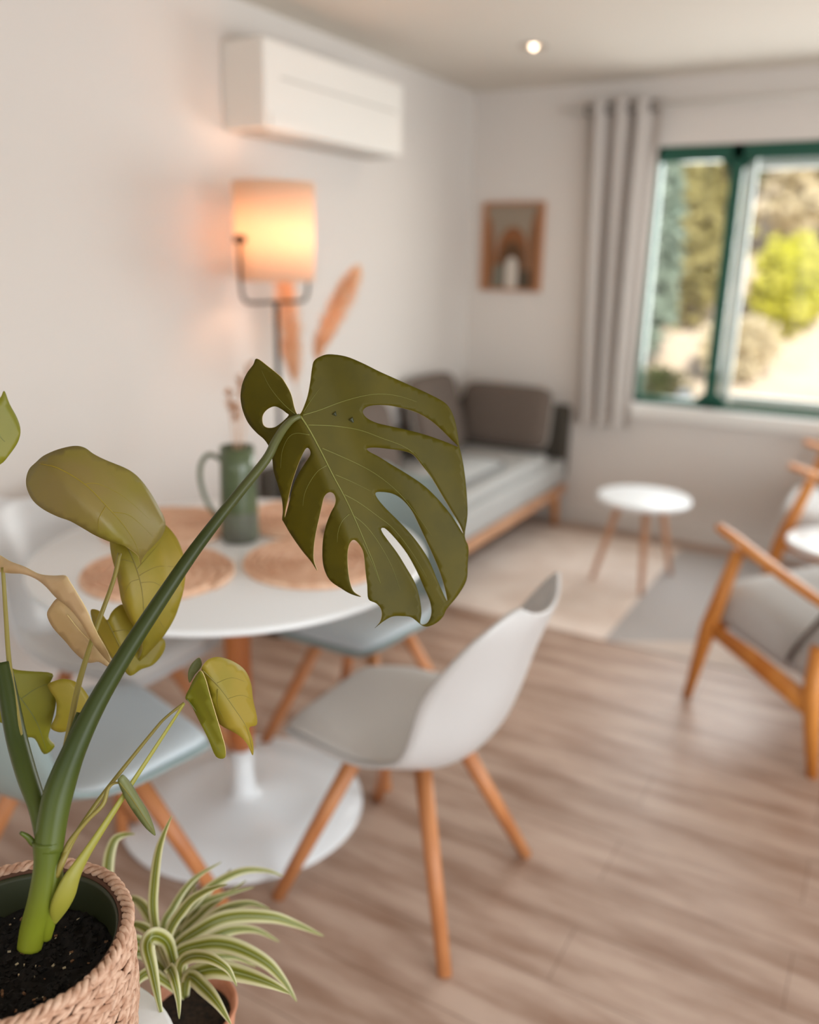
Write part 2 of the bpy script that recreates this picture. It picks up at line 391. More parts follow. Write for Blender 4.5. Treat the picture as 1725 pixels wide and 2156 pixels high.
sh = MB(); sh.lathe([(.146, 1.438), (.152, 1.790), (.149, 1.790), (.143, 1.438)], n=64, close=True); sh.build('lamp_shade', m_shade, lamp)
MB().lathe([(0, 1.54), (.022, 1.56), (.03, 1.60), (.022, 1.64), (0, 1.65)], n=24).build('bulb', m_bulb2, lamp)
MB().tube([ddir*-.138+Vector((0, 0, 1.535)), ddir*.138+Vector((0, 0, 1.535))], .004).build('bulb_holder', m_black, lamp)

# ------------------------------------------------------------------ pampas vase beside the lamp
vx, vy = -2.12, 2.93
vs = empty('floor_vase', (vx, vy, 0), label='tall brown floor vase holding pampas plumes behind the lamp', cat='vase')
MB().lathe([(0, 0), (.085, 0), (.11, .1), (.12, .3), (.09, .5), (.055, .6), (.06, .66), (.052, .66), (.047, .6), (0, .58)]).build('body', m_vase, vs)
def plume(name, base, tip, mid, lab, wid):
    base, tip, mid = Vector(base), Vector(tip), Vector(mid)
    t = empty(name, base, label=lab, cat='dried grass', group='pampas plumes in the floor vase')
    path = [Vector(p)-base for p in smooth_pts([tuple(base), tuple(base.lerp(mid, .5)), tuple(mid), tuple(tip)], 8)]
    MB().tube(path[:-4], .003, n=6).build('stem', m_stem, t)
    pl = MB(); n = len(path); s0 = int(n*.62)
    rnd = random.Random(int(wid*1000))
    for i in range(s0, n-1):
        f = (i-s0)/(n-1-s0); rr = wid*sin(pi*min(1, .12+f*.88))**.8
        ax = (path[i+1]-path[i])
        for q in range(110):
            a = rnd.random()*2*pi; p0 = path[i]+ax*rnd.random()
            o = Vector((cos(a), sin(a), 0)); L = .5+rnd.random()*.5
            p1 = p0 + o*rr*L + ax.normalized()*(.04+.05*rnd.random()); sd = ax.cross(o).normalized()*.0022
            A = [pl.v(p0-sd*.5), pl.v(p0+sd*.5), pl.v(p1+sd), pl.v(p1-sd)]; pl.face(A)
    pl.build('plume', m_pamp, t, fix=False)
    return t
plume('pampas_plume', (vx+.01, vy, .6), (-1.94, 2.90, 1.43), (-2.023, 2.807, 1.15), 'slender orange pampas plume leaning right beside the lamp pole', .075)
plume('pampas_plume', (vx-.01, vy-.01, .6), (-2.18, 2.80, 1.44), (-2.17, 2.84, 1.05), 'pale pampas plume standing right behind the lamp pole', .08)

# ------------------------------------------------------------------ sofa (daybed) with cushions
sofa = empty('sofa', (-2.0, 3.8, 0), label='pale grey daybed sofa with wooden base along the left wall', cat='sofa')
b = MB(); b.box((0, 0, .325), (.72, 2.0, .15), bev=.03); b.build('seat_base', m_sofa, sofa)
b = MB(); b.box((-.01, -.1, .425), (.68, 1.76, .075), bev=.035); b.build('seat_mattress', m_sofa, sofa)
# piped pad with a rounded corner lying over the mattress
pd = MB(); out = []
for q in range(9):
    a = q/8*pi/2; out.append((.2-.14+.14*cos(a)+.05, .42-.14+.14*sin(a)))
outl = [(-.3, -.9), (.25, -.9)] + out + [(-.3, .42)]
lo = [pd.v((x, y, .462)) for x, y in outl]; hi = [pd.v((x, y, .482)) for x, y in outl]
pd.face(hi); pd.face(lo[::-1])
for i in range(len(outl)): j = (i+1) % len(outl); pd.face([lo[i], lo[j], hi[j], hi[i]])
spad = pd.build('seat_pad', m_sofa, sofa)
MB().tube([(x, y, .478) for x, y in outl[1:]], .009, n=8).build('piping_or_edge_shade', m_sofa2, spad)
b = MB(); b.box((.355, 0, .225), (.03, 1.98, .05), bev=.006); b.box((-.33, 0, .225), (.03, 1.98, .05)); b.box((0, -.975, .225), (.7, .03, .05)); b.box((0, .975, .225), (.7, .03, .05)); b.build('base_rail', m_woodp, sofa)
for sx in (-.3, .33):
    for sy in (-.9, .9):
        MB().tube([(sx, sy, .24), (sx+.01, sy+.01*(1 if sy > 0 else -1), 0)], [.026, .017]).build('leg', m_woodo, sofa)
b = MB(); b.box((.0, .995, .5), (.72, .085, .44), bev=.025); b.build('end_panel', m_dark2, sofa)
b = MB(); b.box((-.335, 0, .52), (.05, 1.98, .24), bev=.02); b.build('backrest', m_dark2, sofa)
Rx = lambda a: Matrix.Rotation(radians(a), 3, 'X'); Ry = lambda a: Matrix.Rotation(radians(a), 3, 'Y'); Rz = lambda a: Matrix.Rotation(radians(a), 3, 'Z')
def cushion(c, s, Mx, lab, m=m_dark, pm=m_trimp):
    c = Vector(c); t = empty('sofa_cushion', c, label=lab, cat='cushion', group='taupe cushions on the sofa')
    cb_ = MB().pillow((0, 0, 0), s, Mx, p=7, puff=.6).build('cushion_body', m, t)
    p = MB(); r = []
    for q in range(41):
        a = 2*pi*q/40; e = 2/7; sg = lambda x: math.copysign(abs(x)**e, x)
        r.append(Mx @ Vector((sg(cos(a))*s[0]/2, sg(sin(a))*s[1]/2, 0)))
    p.tube(r, .006, n=6, cap=False).build('piping_or_edge_shade', pm, cb_)
cushion((-1.97, 4.605, .655), (.56, .36, .15), Rx(78), 'taupe rectangular cushion against the end panel of the sofa')
cushion((-2.24, 4.22, .68), (.46, .50, .15), Ry(76) , 'taupe square cushion against the left wall near the corner')
cushion((-2.23, 3.45, .65), (.40, .52, .15), Ry(74) , 'taupe cushion farther along the wall behind the big monstera leaf')

# ------------------------------------------------------------------ framed picture
pf = empty('framed_picture', (-2.085, YB, 1.605), label='small wood framed picture of an arch hanging beside the curtain', cat='picture')
f = MB(); W_, H_ = .385, .50
for sx in (-1, 1): f.box((sx*(W_/2-.0125), -.0135, 0), (.025, .025, H_), bev=.002)
for sz in (-1, 1): f.box((0, -.0135, sz*(H_/2-.0075)), (W_-.05, .025, .015), bev=.002)
f.build('frame', m_woodp if False else mat('picture_frame_wood', (176, 124, 88), .5), pf)
art_c = [(142, 128, 112), (150, 126, 110), (128, 80, 44), (84, 56, 30), (196, 188, 178), (112, 110, 98), (72, 62, 48), (128, 84, 50)]
am = [mat('print_ink', cc, .7) for cc in art_c]
a = MB()
def poly(pts, mi, y):
    a.mi = mi; a.face([a.v((x, y, z)) for x, z in pts])
iw, ih = .168, .238
poly([(-iw, -ih), (iw, -ih), (iw, ih), (-iw, ih)], 0, -.006)
poly([(-iw, -ih), (-.13, -ih), (-.09, -.12), (-.13, .12), (-iw, .18)], 7, -.0062)
poly([(-.14, .14), (-.12, .13), (-.06, -.1), (-.09, -.12)], 1, -.0064)
poly([(iw, -ih), (.11, -ih), (.10, .05), (.13, .2), (iw, .22)], 7, -.0062)
arch = lambda w, z0, h, n=12: [(-w, z0)] + [(w*-cos(pi*q/n), h-w*1.5+sin(pi*q/n)*w*1.5) for q in range(n+1)] + [(w, z0)]
poly([(x+.0, z) for x, z in arch(.095, -ih, .115)], 2, -.0066)
poly([(x, z) for x, z in arch(.078, -ih, .03)], 3, -.0068)
poly([(-.13, -ih), (-.05, -ih), (-.055, -.1), (-.11, -.1)], 5, -.0070)
poly([(.045, -ih), (.125, -ih), (.12, -.13), (.05, -.13)], 6, -.0070)
poly(arch(.038, -ih, -.055), 4, -.0072)
a.build('print', am, pf, fix=False)

# ------------------------------------------------------------------ curtain and rod
rod = empty('curtain_rod', (-.1, 4.775, 2.305), label='slim white curtain rod above the window', cat='curtain rod')
MB().tube([(-1.68, 0, 0), (1.6, 0, 0)], .011).build('rod', m_trimw, rod)
for x in (-1.64, 1.5): MB().tube([(x, 0, 0), (x, .078, 0)], .008).build('bracket', m_trimw, rod)
cu = empty('curtain', (-1.47, 4.775, 0), label='pale linen eyelet curtain gathered at the left of the window', cat='curtain')
def cf(u, v):
    z = .625 + (2.345-.625)*v
    wd = .40 - .085*(1-v)
    x = (u-.5)*wd + .0 + .03*(1-v)
    y = .042*sin(u*2*pi*3.5 + .4) * (1 + .35*sin(v*3)) + .008*sin(u*37+v*3)
    return Vector((x + .012*cos(u*2*pi*7), y, z))
MB().grid(cf, 120, 24).build('cloth', m_curt, cu, fix=False)
for i, u in enumerate((.06, .2, .34, .49, .63, .78, .93)):
    p = cf(u, .978); e = MB()
    p = Vector((p.x, 0, 2.305))
    ring = [p + Vector((.006*cos(q/8*pi) , .024*cos(q*pi/8), .024*sin(q*pi/8))) for q in range(17)]
    e.tube(ring, .005, n=6, cap=False).build('eyelet', m_eye, cu)
so = cu.children[0] if cu.children else None

# ------------------------------------------------------------------ rug
rug = empty('area_rug', (0, 0, 0), label='flat cream and grey area rug in front of the sofa under the side table', cat='rug')
r = MB(); r.mi = 0
r.box((-1.36, 3.975, .002), (.92, 1.39, .004)); r.mi = 1; r.box((.15, 3.975, .002), (2.1, 1.39, .004))
r.mi = 2
tri = [(-.86, 3.283), (-.1, 3.283), (-.1, 3.75)]
lo = [r.v((x, y, .0045)) for x, y in tri]; r.face(lo)
r.mi = 0
r.face([r.v((x, y, .0045)) for x, y in ((.25, 3.3), (1.0, 3.3), (1.0, 4.6), (.25, 4.6))])
r.build('pile', [m_rug1, m_rug2, m_rug3], rug, fix=False)

# ------------------------------------------------------------------ small side table
st = empty('side_table', (-.985, 4.06, .004), label='small round white topped side table with wooden legs by the window', cat='side table')
MB().lathe([(0, .405), (.2, .405), (.222, .412), (.227, .422), (.222, .432), (.21, .434), (0, .434)], n=64).build('tabletop', m_white, st)
for a_ in (205, 292, 52):
    a_ = radians(a_); MB().tube([(.11*cos(a_), .11*sin(a_), .405), (.215*cos(a_), .215*sin(a_), 0)], [.019, .012]).build('leg', m_woodp, st)

t2 = copy_tree(st); t2.location = (-.08, 3.80, .004); t2.rotation_euler.z = .7
tag(t2, 'white round table top at the right edge, between the two armchairs', 'side table')
# ------------------------------------------------------------------ dining table
tx, ty = -1.455, 1.625
tb = empty('dining_table', (tx, ty, 0), label='round white pedestal dining table with an orange wooden column', cat='table')
MB().lathe([(0, .752), (.46, .752), (.50, .760), (.51, .768), (.51, .774), (.502, .78), (0, .78)], n=96).build('tabletop', m_white, tb)
MB().lathe([(0, .19), (.034, .19), (.036, .22), (.036, .74), (.06, .752), (0, .752)], n=32).build('column', m_col, tb)
MB().lathe([(0, 0), (.325, 0), (.345, .006), (.34, .014), (.2, .024), (.06, .034), (.036, .05), (.031, .10), (.030, .19), (0, .19)], n=64).build('pedestal_base', m_white, tb)

# placemats: coiled seagrass
def mat_mesh():
    p = MB(); pts = []; turns = 11; R0 = .179
    for q in range(turns*40+1):
        a_ = 2*pi*q/40; rr = R0*(1-q/(turns*40))+.004
        pts.append((rr*cos(a_), rr*sin(a_), .006+.0012*sin(a_*9.5)))
    p.tube(pts, .0085, n=6, flat=.6); p.lathe([(0, 0), (R0, 0), (R0, .006), (0, .006)], n=48)
    return p.build('placemat', m_jute)
pm0 = mat_mesh()
for i, (x, y, lab) in enumerate(((-1.487, 1.385, 'round woven placemat at the near left edge of the table'), (-1.21, 1.655, 'round woven placemat at the near right edge, behind the big leaf'),
                                 (-1.455, 1.94, 'round woven placemat to the right of the jug at the far side'), (-1.735, 1.668, 'round woven placemat left of the jug at the wall side'))):
    o = pm0 if i == 0 else pm0.copy()
    if i: COL.objects.link(o)
    o.location = (x, y, .7812); o.rotation_euler.z = i*1.3; tag(o, lab, 'placemat', 'round woven placemats on the dining table')
# jug
jx, jy = -1.498, 1.704
jg = empty('jug', (jx, jy, .78), label='tall green ceramic jug with dried stems in the middle of the table', cat='jug')
j = MB(); j.lathe([(0, 0), (.046, 0), (.05, .006), (.0515, .03), (.051, .085)], n=40); j.mi = 1; j.lathe([(.051, .085), (.049, .12), (.047, .2), (.0455, .262), (.043, .262), (.044, .2), (.046, .02), (0, .02)], n=40)
bmesh.ops.remove_doubles(j.bm, verts=j.bm.verts, dist=1e-5); j.build('body', [m_jugb, m_jug], jg)
ld = Vector((-rt.x, -rt.y, 0)).normalized()*.98
hp = [ld*.045+Vector((0, 0, .225)), ld*.075+Vector((0, 0, .238)), ld*.098+Vector((0, 0, .215)), ld*.104+Vector((0, 0, .17)), ld*.09+Vector((0, 0, .11)), ld*.066+Vector((0, 0, .07)), ld*.046+Vector((0, 0, .055))]
MB().tube(smooth_pts([tuple(p) for p in hp], 5), .0065).build('handle', m_jug, jg)
rnd = random.Random(3)
for i, (dx, dz, hd) in enumerate(((.03, .2, .03), (-.012, .13, .014), (.012, .17, .02), (.002, .10, .012))):
    t = tag(empty('dried_flower_stem', (jx, jy, .78+.03)), ['pinkish dried flower stem leaning right in the green jug', 'short dried flower stem leaning left in the green jug', 'upright dried flower stem in the green jug', 'shortest dried stem at the mouth of the green jug'][i], 'dried flower', 'dried stems in the jug')
    side = -ld
    top = side*dx*1.4 + Vector((0, 0, .24+dz))
    MB().tube(smooth_pts([(0, 0, 0), tuple(side*dx*.5+Vector((0, 0, .2))), tuple(top)], 5), .002, n=6).build('stem', m_stem, t)
    h = MB()
    for q in range(40):
        a_ = rnd.random()*6.28; f_ = rnd.random(); p0 = top + Vector((0, 0, -.05+f_*.06)) + Vector((cos(a_), sin(a_), 0))*.008*rnd.random()
        d_ = Vector((cos(a_), sin(a_), .8))*.012; sd = Vector((-sin(a_), cos(a_), 0))*.003
        h.face([h.v(p0-sd), h.v(p0+sd), h.v(p0+d_+sd), h.v(p0+d_-sd)])
    h.build('flower_head', m_stem, t, fix=False)
bw = MB(); bw.lathe([(0, 0), (.028, 0), (.036, .012), (.04, .028), (.037, .028), (.03, .01), (0, .006)], n=32)
bo = bw.build('small_dish', m_bowl); bo.location = (-1.285, 1.862, .780); tag(bo, 'small dark brown dish on the table between two placemats', 'dish')

# ------------------------------------------------------------------ dining chairs
def make_chair(shell_m, pad_m):
    root = empty('dining_chair', (0, 0, 0))
    prof = [(.255, .420, .13, .0), (.245, .432, .175, .004), (.21, .442, .205, .008), (.12, .438, .228, .022), (.0, .420, .240, .042), (-.10, .412, .244, .082),
            (-.165, .430, .244, .112), (-.220, .490, .241, .128), (-.258, .585, .234, .125), (-.284, .68, .225, .10), (-.308, .752, .212, .075), (-.322, .790, .192, .055), (-.330, .812, .155, .038), (-.333, .82, .11, .025)]
    P = smooth_pts(prof, 4)
    def shell(off, fl=1.0):
        def f(u, v):
            i = u*(len(P)-1); a = min(int(i), len(P)-2); t = i-a
            x, z, w_, e = (P[a][q]*(1-t)+P[a+1][q]*t for q in range(4))
            tx_, tz_ = P[a+1][0]-P[a][0], P[a+1][1]-P[a][1]; L = math.hypot(tx_, tz_) or 1
            q_ = max(0, min(1, (u-.26)/.5)); q_ = q_*q_*(3-2*q_); th = radians(96-78*q_); nx, nz = cos(th), sin(th)
            s_ = (v*2-1)*fl; ed = e*abs(s_)**2.4 + off; z += .028*s_*s_*max(0, min(1, (u-.66)/.3))**1.5
            return Vector((x+nx*ed, s_*w_, z+nz*ed))
        return f
    sh = MB(); sh.grid(shell(0), 49, 25); o = sh.build('shell', shell_m, root, fix=False)
    md = o.modifiers.new('thickness', 'SOLIDIFY'); md.thickness = .009; md.offset = 0; md.use_rim = True
    def pad(u, v):
        return shell(.012+.022*(1-abs(v*2-1)**6)*(1-abs(u*2-1)**8), .93)(.05+u*.42, v)
    pdm = MB(); pdm.grid(pad, 28, 21); o = pdm.build('seat_pad', pad_m, root, fix=False)
    md = o.modifiers.new('thickness', 'SOLIDIFY'); md.thickness = .012; md.offset = 1
    for sx in (-1, 1):
        for sy in (-1, 1):
            MB().tube([(sx*.085, sy*.085, .395), (sx*.235, sy*.235, 0)], [.0215, .0165], n=16).build('leg', m_wood, root)
    br = MB()
    for sg in (-1, 1): br.tube([(-.1, -.1*sg, .392), (.1, .1*sg, .392)], .011, n=8)
    br.lathe([(0, .375), (.05, .375), (.05, .41), (0, .42)], n=24)
    br.build('mounting_bracket', m_wood, root)
    return root
ch_w = make_chair(m_shellw, m_pad); ch_b = make_chair(m_shellb, m_padb)
def put(root, x, y, rz, lab, first):
    o = root if first else copy_tree(root)
    o.location = (x, y, 0); o.rotation_euler.z = radians(rz); tag(o, lab, 'chair', 'moulded shell chairs around the dining table')
    return o
put(ch_w, -.90, 1.61, 180, 'white shell chair with splayed wooden legs in the foreground, right of the table', True)
put(ch_b, -1.49, 1.11, 74, 'pale blue grey shell chair at the near side of the table, behind the plant', True)
put(ch_b, -1.37, 2.13, -90, 'pale teal shell chair at the far side of the table, seen below the big leaf', False)
put(ch_w, -1.87, 1.57, 0, 'white shell chair at the wall side of the table, behind the yellow leaves', False)

# ------------------------------------------------------------------ armchairs
def make_armchair():
    """local frame: x runs from the front foot to the rear foot, y to the other side frame, z up"""
    root = empty('armchair', (0, 0, 0)); Wd = .62
    for s_ in (0, Wd):
        MB().tube([(0, s_, 0), (.06, s_, .30), (.15, s_, .62)], [.017, .031, .022], n=12, flat=.8).build('leg', m_woodo, root)
        MB().tube([(.555, s_, 0), (.505, s_, .25), (.50, s_, .42)], [.019, .031, .024], n=12, flat=.8).build('leg', m_woodo, root)
        arm = MB(); pts = smooth_pts([(.05, 0, .672), (.12, 0, .655), (.28, 0, .61), (.46, 0, .567), (.56, 0, .55), (.62, 0, .545)], 5)
        n = len(pts)
        def af(u, v):
            i = u*(n-1); a_ = min(int(i), n-2); t = i-a_; p = Vector(pts[a_]).lerp(Vector(pts[a_+1]), t)
            wv = .020+.010*sin(pi*min(1, u*1.3)); an = 2*pi*v
            return p + Vector((0, s_, 0)) + Vector((sin(an)*.004, cos(an)*wv, sin(an)*.013))
        arm.grid(af, 26, 13); arm.face([v for v in arm.bm.verts[:][:12]] if False else []) if False else None
        arm.build('armrest', m_woodo, root)
        MB().tube([(.035, s_, .315), (.26, s_, .275), (.53, s_, .215)], [.026, .036, .04], n=12, flat=.45, side=Vector((0, 0, 1))).build('side_rail', m_woodo, root)
    for p_ in ((.06, .30), (.5, .24)): MB().tube([(p_[0], 0, p_[1]), (p_[0], Wd, p_[1])], .016).build('cross_rail', m_woodo, root)
    A, B = Vector((.47, 0, .24)), Vector((.78, 0, .80))
    bk = MB()
    for s_ in (.045, Wd-.045): bk.tube([A+Vector((0, s_, 0)), B+Vector((0, s_, 0))], .015)
    bk.tube([B+Vector((0, .045, 0)), B+Vector((0, Wd-.045, 0))], .018)
    for q in range(1, 4): p = A.lerp(B, q/4); bk.tube([p+Vector((0, .045, 0)), p+Vector((0, Wd-.045, 0))], .009)
    bk.build('back_frame', m_woodo, root)
    sm = Matrix.Rotation(radians(9), 3, 'Y')
    sc = MB(); sc.pillow((.235, Wd/2, .365), (.41, Wd-.045, .19), sm, p=7, puff=.5); sc.build('seat_cushion', m_cush, root)
    bm_ = Matrix.Rotation(radians(-61), 3, 'Y')
    sc = MB(); sc.pillow((.57, Wd/2, .545), (.66, Wd-.012, .16), bm_, p=7, puff=.5); sc.build('back_cushion', m_cush, root)
    sm_ = MB(); rr_ = []
    for q in range(49):
        a_ = 2*pi*q/48; e_ = 2/7; sg_ = lambda x: math.copysign(abs(x)**e_, x)
        rr_.append(Vector((.57, Wd/2, .545)) + bm_ @ Vector((sg_(cos(a_))*.33, sg_(sin(a_))*(Wd-.012)/2, .055)))
    sm_.tube(rr_, .008, n=6, cap=False).build('piping_or_edge_shade', m_dark, root)  # dark line round the back cushion, drawn for the shadow along its edge
    return root
ar = make_armchair()
az = math.atan2(-.572, .82)
ar.location = (-.49, 2.967, 0); ar.rotation_euler.z = az
tag(ar, 'wooden lounge armchair with grey cushions at the right, its side frame facing the camera', 'armchair', 'wooden armchairs with grey cushions')
a2 = copy_tree(ar); a2.location = (-.41, 4.07, .004); a2.rotation_euler.z = radians(0)
tag(a2, 'second wooden armchair, farther off by the back wall at the right edge', 'armchair', 'wooden armchairs with grey cushions')

# ------------------------------------------------------------------ plants: leaf surfaces
def inpoly(x, y, P):
    c_ = False; j_ = len(P)-1
    for i in range(len(P)):
        xi, yi = P[i]; xj, yj = P[j_]
        if (yi > y) != (yj > y) and x < (xj-xi)*(y-yi)/(yj-yi)+xi: c_ = not c_
        j_ = i
    return c_
def dseg(x, y, a_, b_):
    dx, dy = b_[0]-a_[0], b_[1]-a_[1]; L = dx*dx+dy*dy or 1e-9
    t = max(0, min(1, ((x-a_[0])*dx+(y-a_[1])*dy)/L)); return math.hypot(x-a_[0]-t*dx, y-a_[1]-t*dy)
def leaf(name, outline, holes, depth, m, parent, step=14, sm=4, thick=.0009, sharp=(), me_=None):
    loops = [smooth_pts(outline, sm, True)] + [smooth_pts(h, sm, True) for h in holes]
    vs, es = [], []
    for lp in loops:
        s0 = len(vs); n = len(lp)
        for i, p in enumerate(lp): vs.append(Vector(p)); es.append((s0+i, s0+(i+1) % n))
    xs = [p[0] for p in loops[0]]; ys = [p[1] for p in loops[0]]
    segs = [(lp[i], lp[(i+1) % len(lp)]) for lp in loops for i in range(0, len(lp))]
    y = min(ys); row = 0
    while y < max(ys):
        x = min(xs) + (step/2 if row % 2 else 0)
        while x < max(xs):
            if inpoly(x, y, loops[0]) and not any(inpoly(x, y, h) for h in loops[1:]) and min(dseg(x, y, *s_) for s_ in segs) > step*.42: vs.append(Vector((x, y)))
            x += step
        y += step*.87; row += 1
    r_ = delaunay_2d_cdt(vs, es, [], 0, 1e-4)
    b_ = MB(); V = [b_.v(at(p.x, p.y, depth(p.x, p.y))) for p in r_[0]]
    for t in r_[2]:
        cx_ = sum(r_[0][i].x for i in t)/len(t); cy_ = sum(r_[0][i].y for i in t)/len(t)
        if inpoly(cx_, cy_, loops[0]) and not any(inpoly(cx_, cy_, h) for h in loops[1:]): b_.face([V[i] for i in t])
    for v_ in [v_ for v_ in b_.bm.verts if not v_.link_faces]: b_.bm.verts.remove(v_)
    o = b_.build(name, [m, m_edge], parent, fix=True)
    md = o.modifiers.new('thickness', 'SOLIDIFY'); md.thickness = thick; md.offset = 0; md.material_offset_rim = 1
    return o
def veins(name, lines, depth, m, parent, r0=.0011, lift=.0012):
    b_ = MB()
    for ln in lines:
        w_ = 1.0
        if isinstance(ln[0], (int, float)): w_ = ln[0]; ln = ln[1]
        p = smooth_pts(ln, 6); n = len(p)
        b_.tube([at(x, y, depth(x, y)-lift) for x, y in p], [r0*w_*(1-.75*i/(n-1)) for i in range(n)], n=6)
    return b_.build(name, m, parent)
Z2 = lambda L: [(450+x/2.875, 700+y/2.875) for x, y in L]
Z1 = lambda L: [(x/2.695, 700+y/2.695) for x, y in L]
Z3 = lambda L: [(x/2.464, 1350+y/2.464) for x, y in L]

base_c = at(30, 1975, .944)   # centre of the basket rim
RZ = base_c.z
mon = empty('potted_monstera', (base_c.x, base_c.y, .602), label='monstera with one big split leaf, in a woven basket at the lower left', cat='potted plant')
minv = Matrix.Translation(-mon.location)
def adopt(o):
    """parts are modelled in world coordinates; bring them into the plant's own frame"""
    o.data.transform(minv); return o
# --- basket
bk = MB(); H0 = RZ-.602
Rr = .122
def brad(z): return Rr*(1 - .10*((H0-z)/H0)**2) + .004*sin(z/H0*pi)
bk.lathe([(0, .0), (brad(0)-.01, 0)] + [(brad(z)-.006, z) for z in [H0*q/10 for q in range(11)]] + [(Rr-.012, H0), (Rr-.014, .01), (0, .01)], n=64)
bk.build('basket', m_baskd, mon)
wv = MB(); rnd = random.Random(5)
rows = 21; per = 58
def puff(mb, c_, ax, wd, nrm, l, w_, t_):
    n1, n2 = 5, 7; rings = []
    for i in range(n1+1):
        f_ = i/n1; s_ = sin(pi*min(.97, max(.03, f_)))**.6
        rings.append([mb.v(c_ + ax*l*(f_-.5) + (wd*cos(2*pi*k_/n2)*w_ + nrm*sin(2*pi*k_/n2)*t_)*s_) for k_ in range(n2)])
    for i in range(n1):
        for k_ in range(n2): mb.face([rings[i][k_], rings[i][(k_+1) % n2], rings[i+1][(k_+1) % n2], rings[i+1][k_]])
    mb.face(rings[0][::-1]); mb.face(rings[-1])
for r_ in range(rows):
    z = H0*(r_+.5)/rows
    for k_ in range(per):
        a_ = 2*pi*(k_+rnd.uniform(-.15, .15))/per
        nrm = Vector((cos(a_), sin(a_), 0)); tg = Vector((-sin(a_), cos(a_), 0)); sl = (.55 if r_ % 2 else -.35)+rnd.uniform(-.25, .25)
        ax = (tg + Vector((0, 0, sl))).normalized(); wd = nrm.cross(ax).normalized()
        puff(wv, nrm*(brad(z)-.001+rnd.uniform(-.001, .0015))+Vector((0, 0, z+rnd.uniform(-.001, .001))), ax, wd, nrm, .024*rnd.uniform(.85, 1.25), .0041*rnd.uniform(.75, 1.15), .0036)
wv.build('woven_strands', m_bask, mon)
rm = MB()
for s_ in range(3):
    pts = []
    for q in range(301):
        a_ = 2*pi*q/300; ph = a_*24 + s_*2*pi/3
        rr = Rr-.002+.0042*cos(ph)+.0006*sin(a_*61+s_); pts.append((rr*cos(a_), rr*sin(a_), H0+.001+.0034*sin(ph)))
    rm.tube(pts, [.0036+.0007*sin(q*.7+s_*2) for q in range(301)], n=7)
rm.build('braided_rim', m_bask, mon)
lin_ = MB(); lin_.lathe([(Rr-.010, H0-.006), (Rr-.0135, H0-.002), (Rr-.016, H0-.008), (Rr-.019, H0-.05), (Rr-.024, H0-.1), (0, H0-.1)], n=64)
lin_.build('inner_pot', m_liner, mon)
so_ = MB(); rnd = random.Random(11); SZ = H0-.05
def sf(u, v):
    rr = u*(Rr-.0195); a_ = 2*pi*v
    x, y = rr*cos(a_), rr*sin(a_)
    return Vector((x, y, SZ + .006*noise.noise(Vector((x*40, y*40, 0))) + .006*noise.noise(Vector((x*110, y*110, 3)))))
so_.grid(lambda u, v: sf(v, u), 120, 44, closeu=True)
bmesh.ops.remove_doubles(so_.bm, verts=so_.bm.verts, dist=1e-5)
for q in range(700):
    rr = (Rr-.024)*sqrt(rnd.random()); a_ = rnd.random()*6.28; p = sf(rr/(Rr-.0195), a_/6.2832)
    so_.mi = 0 if rnd.random() < .86 else rnd.choice((1, 1, 2))
    s_ = rnd.uniform(.0014, .0042) if so_.mi == 0 else rnd.uniform(.0012, .0028)
    so_.box(p+Vector((0, 0, .001)), (s_*1.6, s_, s_*.8), Matrix.Rotation(rnd.random()*3, 3, 'Z') @ Matrix.Rotation(rnd.random()*2, 3, 'X'))
so_.build('soil', [m_soil, m_bark, m_perl], mon, fix=False)

# --- petioles, stems
def stem(name, pts, m, flat=1.0, sm=5, n=12, lab=None):
    """pts: photo direction (x, y), depth, width seen in photo pixels"""
    q = smooth_pts(pts, sm)
    o = MB().tube([at(x, y, k_) for x, y, k_, w_ in q], [w_*k_/F/2 for x, y, k_, w_ in q], n=n, flat=flat).build(name, m, mon)
    return adopt(o)
stem('main_stem', [(62, 1996, .935, 50), (72, 1950, .935, 56), (88, 1890, .93, 56), (97, 1820, .925, 50), (100, 1770, .925, 60)], m_stalk)
stem('side_stem', [(96, 1975, .94, 24), (103, 1930, .935, 34), (112, 1860, .93, 38), (112, 1790, .93, 40)], m_stalk)
stem('petiole', [(102, 1790, .926, 60), (112, 1720, .93, 62), (126, 1660, .935, 62), (158, 1575, .94, 50), (205, 1478, .95, 42), (270, 1368, .96, 36), (335, 1268, .97, 32), (400, 1172, .98, 28), (450, 1105, .985, 25), (505, 1036, .99, 22), (560, 968, .993, 20), (580, 930, .99, 19), (597, 903, .985, 17), (615, 884, .982, 14), (632, 876, .984, 11)], m_pet)
stem('stalk', [(6, 1395, .985, 30), (16, 1455, .98, 38), (34, 1550, .97, 42), (56, 1630, .955, 42), (80, 1700, .94, 38), (96, 1768, .93, 40)], m_pet)
stem('leaf_sheath', [(166, 1500, .955, 10), (150, 1560, .948, 22), (130, 1620, .942, 26), (112, 1690, .936, 22)], m_pet)
stem('bud_scale', [(43, 1753, .915, 7), (58, 1762, .92, 12), (70, 1775, .922, 14), (80, 1782, .925, 8)], m_pet)
stem('leaf_stalk', [(252, 1165, 1.03, 9), (238, 1225, 1.02, 9), (200, 1330, 1.0, 10), (168, 1432, .975, 12), (147, 1530, .955, 12), (128, 1620, .945, 10)], m_thin)
stem('leaf_stalk', [(6, 1195, 1.0, 8), (12, 1290, .995, 9), (20, 1400, .985, 10), (36, 1500, .972, 10), (52, 1600, .958, 9)], m_thin)
stem('leaf_stalk', [(388, 1480, 1.0, 6), (350, 1510, 1.0, 6), (322, 1541, .995, 7), (228, 1658, .97, 9), (180, 1725, .95, 10), (150, 1775, .935, 12), (132, 1812, .925, 14), (120, 1845, .925, 12)], m_thin)
